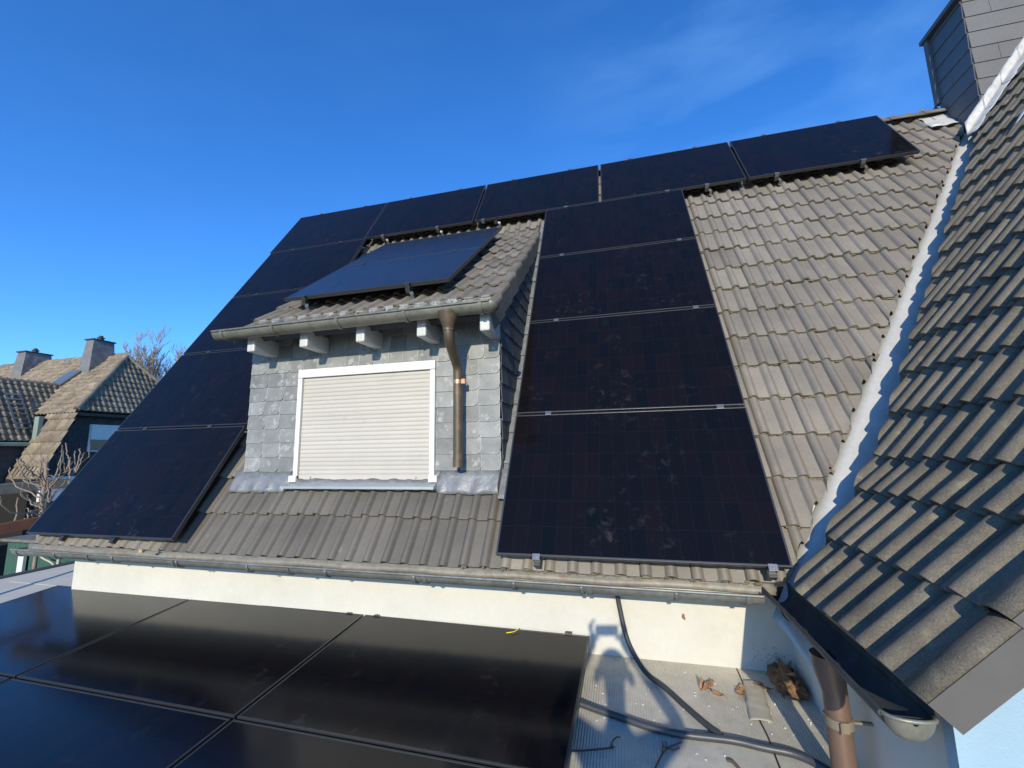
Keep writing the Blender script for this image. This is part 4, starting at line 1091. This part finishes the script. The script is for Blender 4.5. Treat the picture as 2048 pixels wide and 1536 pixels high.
# ------------------------------------------------------------------ the photographer (only the shadow falls into the picture)
pz = fz(-3.2)
person = empty('person', (.93,-3.22,pz), 'person in dark work clothes holding up a phone, casting the shadow on the wall', 'person')
HC = V((.935,-3.16,.535))                                     # head centre
def skin(name, chains, mtl, parent, sub=2):
    """chains: list of lists of (point, radius); connected where points coincide"""
    vs = []; rs = []; es = []; idx = {}
    for ch in chains:
        prev = None
        for p, r in ch:
            k = tuple(round(c, 4) for c in p)
            if k not in idx: idx[k] = len(vs); vs.append(V(p)); rs.append(r)
            if prev is not None: es.append((prev, idx[k]))
            prev = idx[k]
    me = bpy.data.meshes.new(name); inv = parent.matrix_world.inverted()
    me.from_pydata([inv @ v_ for v_ in vs], es, []); o = bpy.data.objects.new(name, me); link(o, parent)
    md = o.modifiers.new('skin', 'SKIN'); md.use_smooth_shade = True
    for i, sv in enumerate(me.skin_vertices[0].data): sv.radius = (rs[i], rs[i]); sv.use_root = (i == 0)
    s2 = o.modifiers.new('sub', 'SUBSURF'); s2.levels = sub; s2.render_levels = sub
    me.materials.append(mtl); o.matrix_parent_inverse = Matrix(); return o
neck = HC + V((0,-.03,-.14)); chest = HC + V((0,-.06,-.34)); waist = HC + V((0,-.05,-.62)); pel = HC + V((0,-.05,-.80))
PHc = C0 - FW*.035 + RT*.02
hl = PHc - RT*.085 - UP*.01; hr = PHc + RT*.085 - UP*.01
ch = [[(pel,.15),(waist,.135),(chest,.13),(neck,.052),(HC+V((0,.0,-.05)),.062),(HC+V((0,0,.03)),.078),(HC+V((0,-.01,.085)),.06)]]
for sgn, hand in ((-1, hl), (1, hr)):
    sh_ = chest + V((sgn*.17,0,.11)); el = HC + V((sgn*.32,.06,-.20)); wr = hand - FW*.05 + V((sgn*.025,-.0,-.06))
    ch.append([(chest,.13),(sh_,.062),(el,.042),(wr,.026),(hand - FW*.02 + V((sgn*.012,0,-.015)),.028)])
    hip = pel + V((sgn*.10,0,-.05)); kn = V((hip.x+sgn*.03, -3.17, pz+.50)); an = V((hip.x+sgn*.05, -3.24, pz+.10)); 
    ch.append([(pel,.15),(hip,.10),(kn,.062),(an,.045),(V((an.x,-3.10,pz+.04)),.038)])
body = skin('body', ch, M['jacket'], person)
# face details and hair
m = MB(); m.tube([HC+V((0,.10,.0)), HC+V((0,.125,-.02)), HC+V((0,.11,-.04))], [.012,.018,.01], 8)
for sgn in (-1,1): m.tube([HC+V((sgn*.098,0,.03)), HC+V((sgn*.105,-.01,-.03))], .018, 8)
m.build('face', M['skin'], person)
m = MB(); rows = []
for i in range(9):
    ph = math.pi*.55*i/8; rows.append([HC+V((math.sin(ph)*math.cos(t_)*.092, math.sin(ph)*math.sin(t_)*.105-.015, math.cos(ph)*.11+.035)) for t_ in [2*math.pi*j/16 for j in range(17)]])
m.ribbon(rows); m.build('hair', M['hair'], person, solid=.01)
for sgn, hand in ((-1, hl), (1, hr)):
    hch = []
    base = hand - FW*.012 + V((sgn*.012,0,-.012))
    for k in range(4):
        up0 = UP*(.028-.018*k); ln_ = (.075,.082,.076,.060)[k]
        p1 = base + up0*1.0 + RT*sgn*.012 - FW*.008; spread = UP*(.018*(1.5-k)) 
        p2 = p1 + UP*ln_*.45*((1.5 if sgn < 0 else .9) if k < 2 else .4) + RT*sgn*(.014 if k else -.004) + spread*.4
        p3 = p2 - RT*sgn*ln_*.35 + UP*.02*(1 if k < 2 else .2) + FW*.004
        hch.append([(base,.022),(p1,.0095),(p2,.009),(p3,.0075)])
    hch.append([(base,.022),(base-UP*.02-RT*sgn*.02,.011),(base-UP*.028-RT*sgn*.045,.009)])
    skin('hand', hch, M['skin'], person, 1)
m = MB(); Mt = Matrix.Translation(PHc) @ Rm.to_4x4(); m.box((-.078,-.037,-.004),(.078,.037,.004), Mt, bev=.003)
tag(m.build('phone', M['phone']), 'black phone held in landscape by the photographer', 'phone')
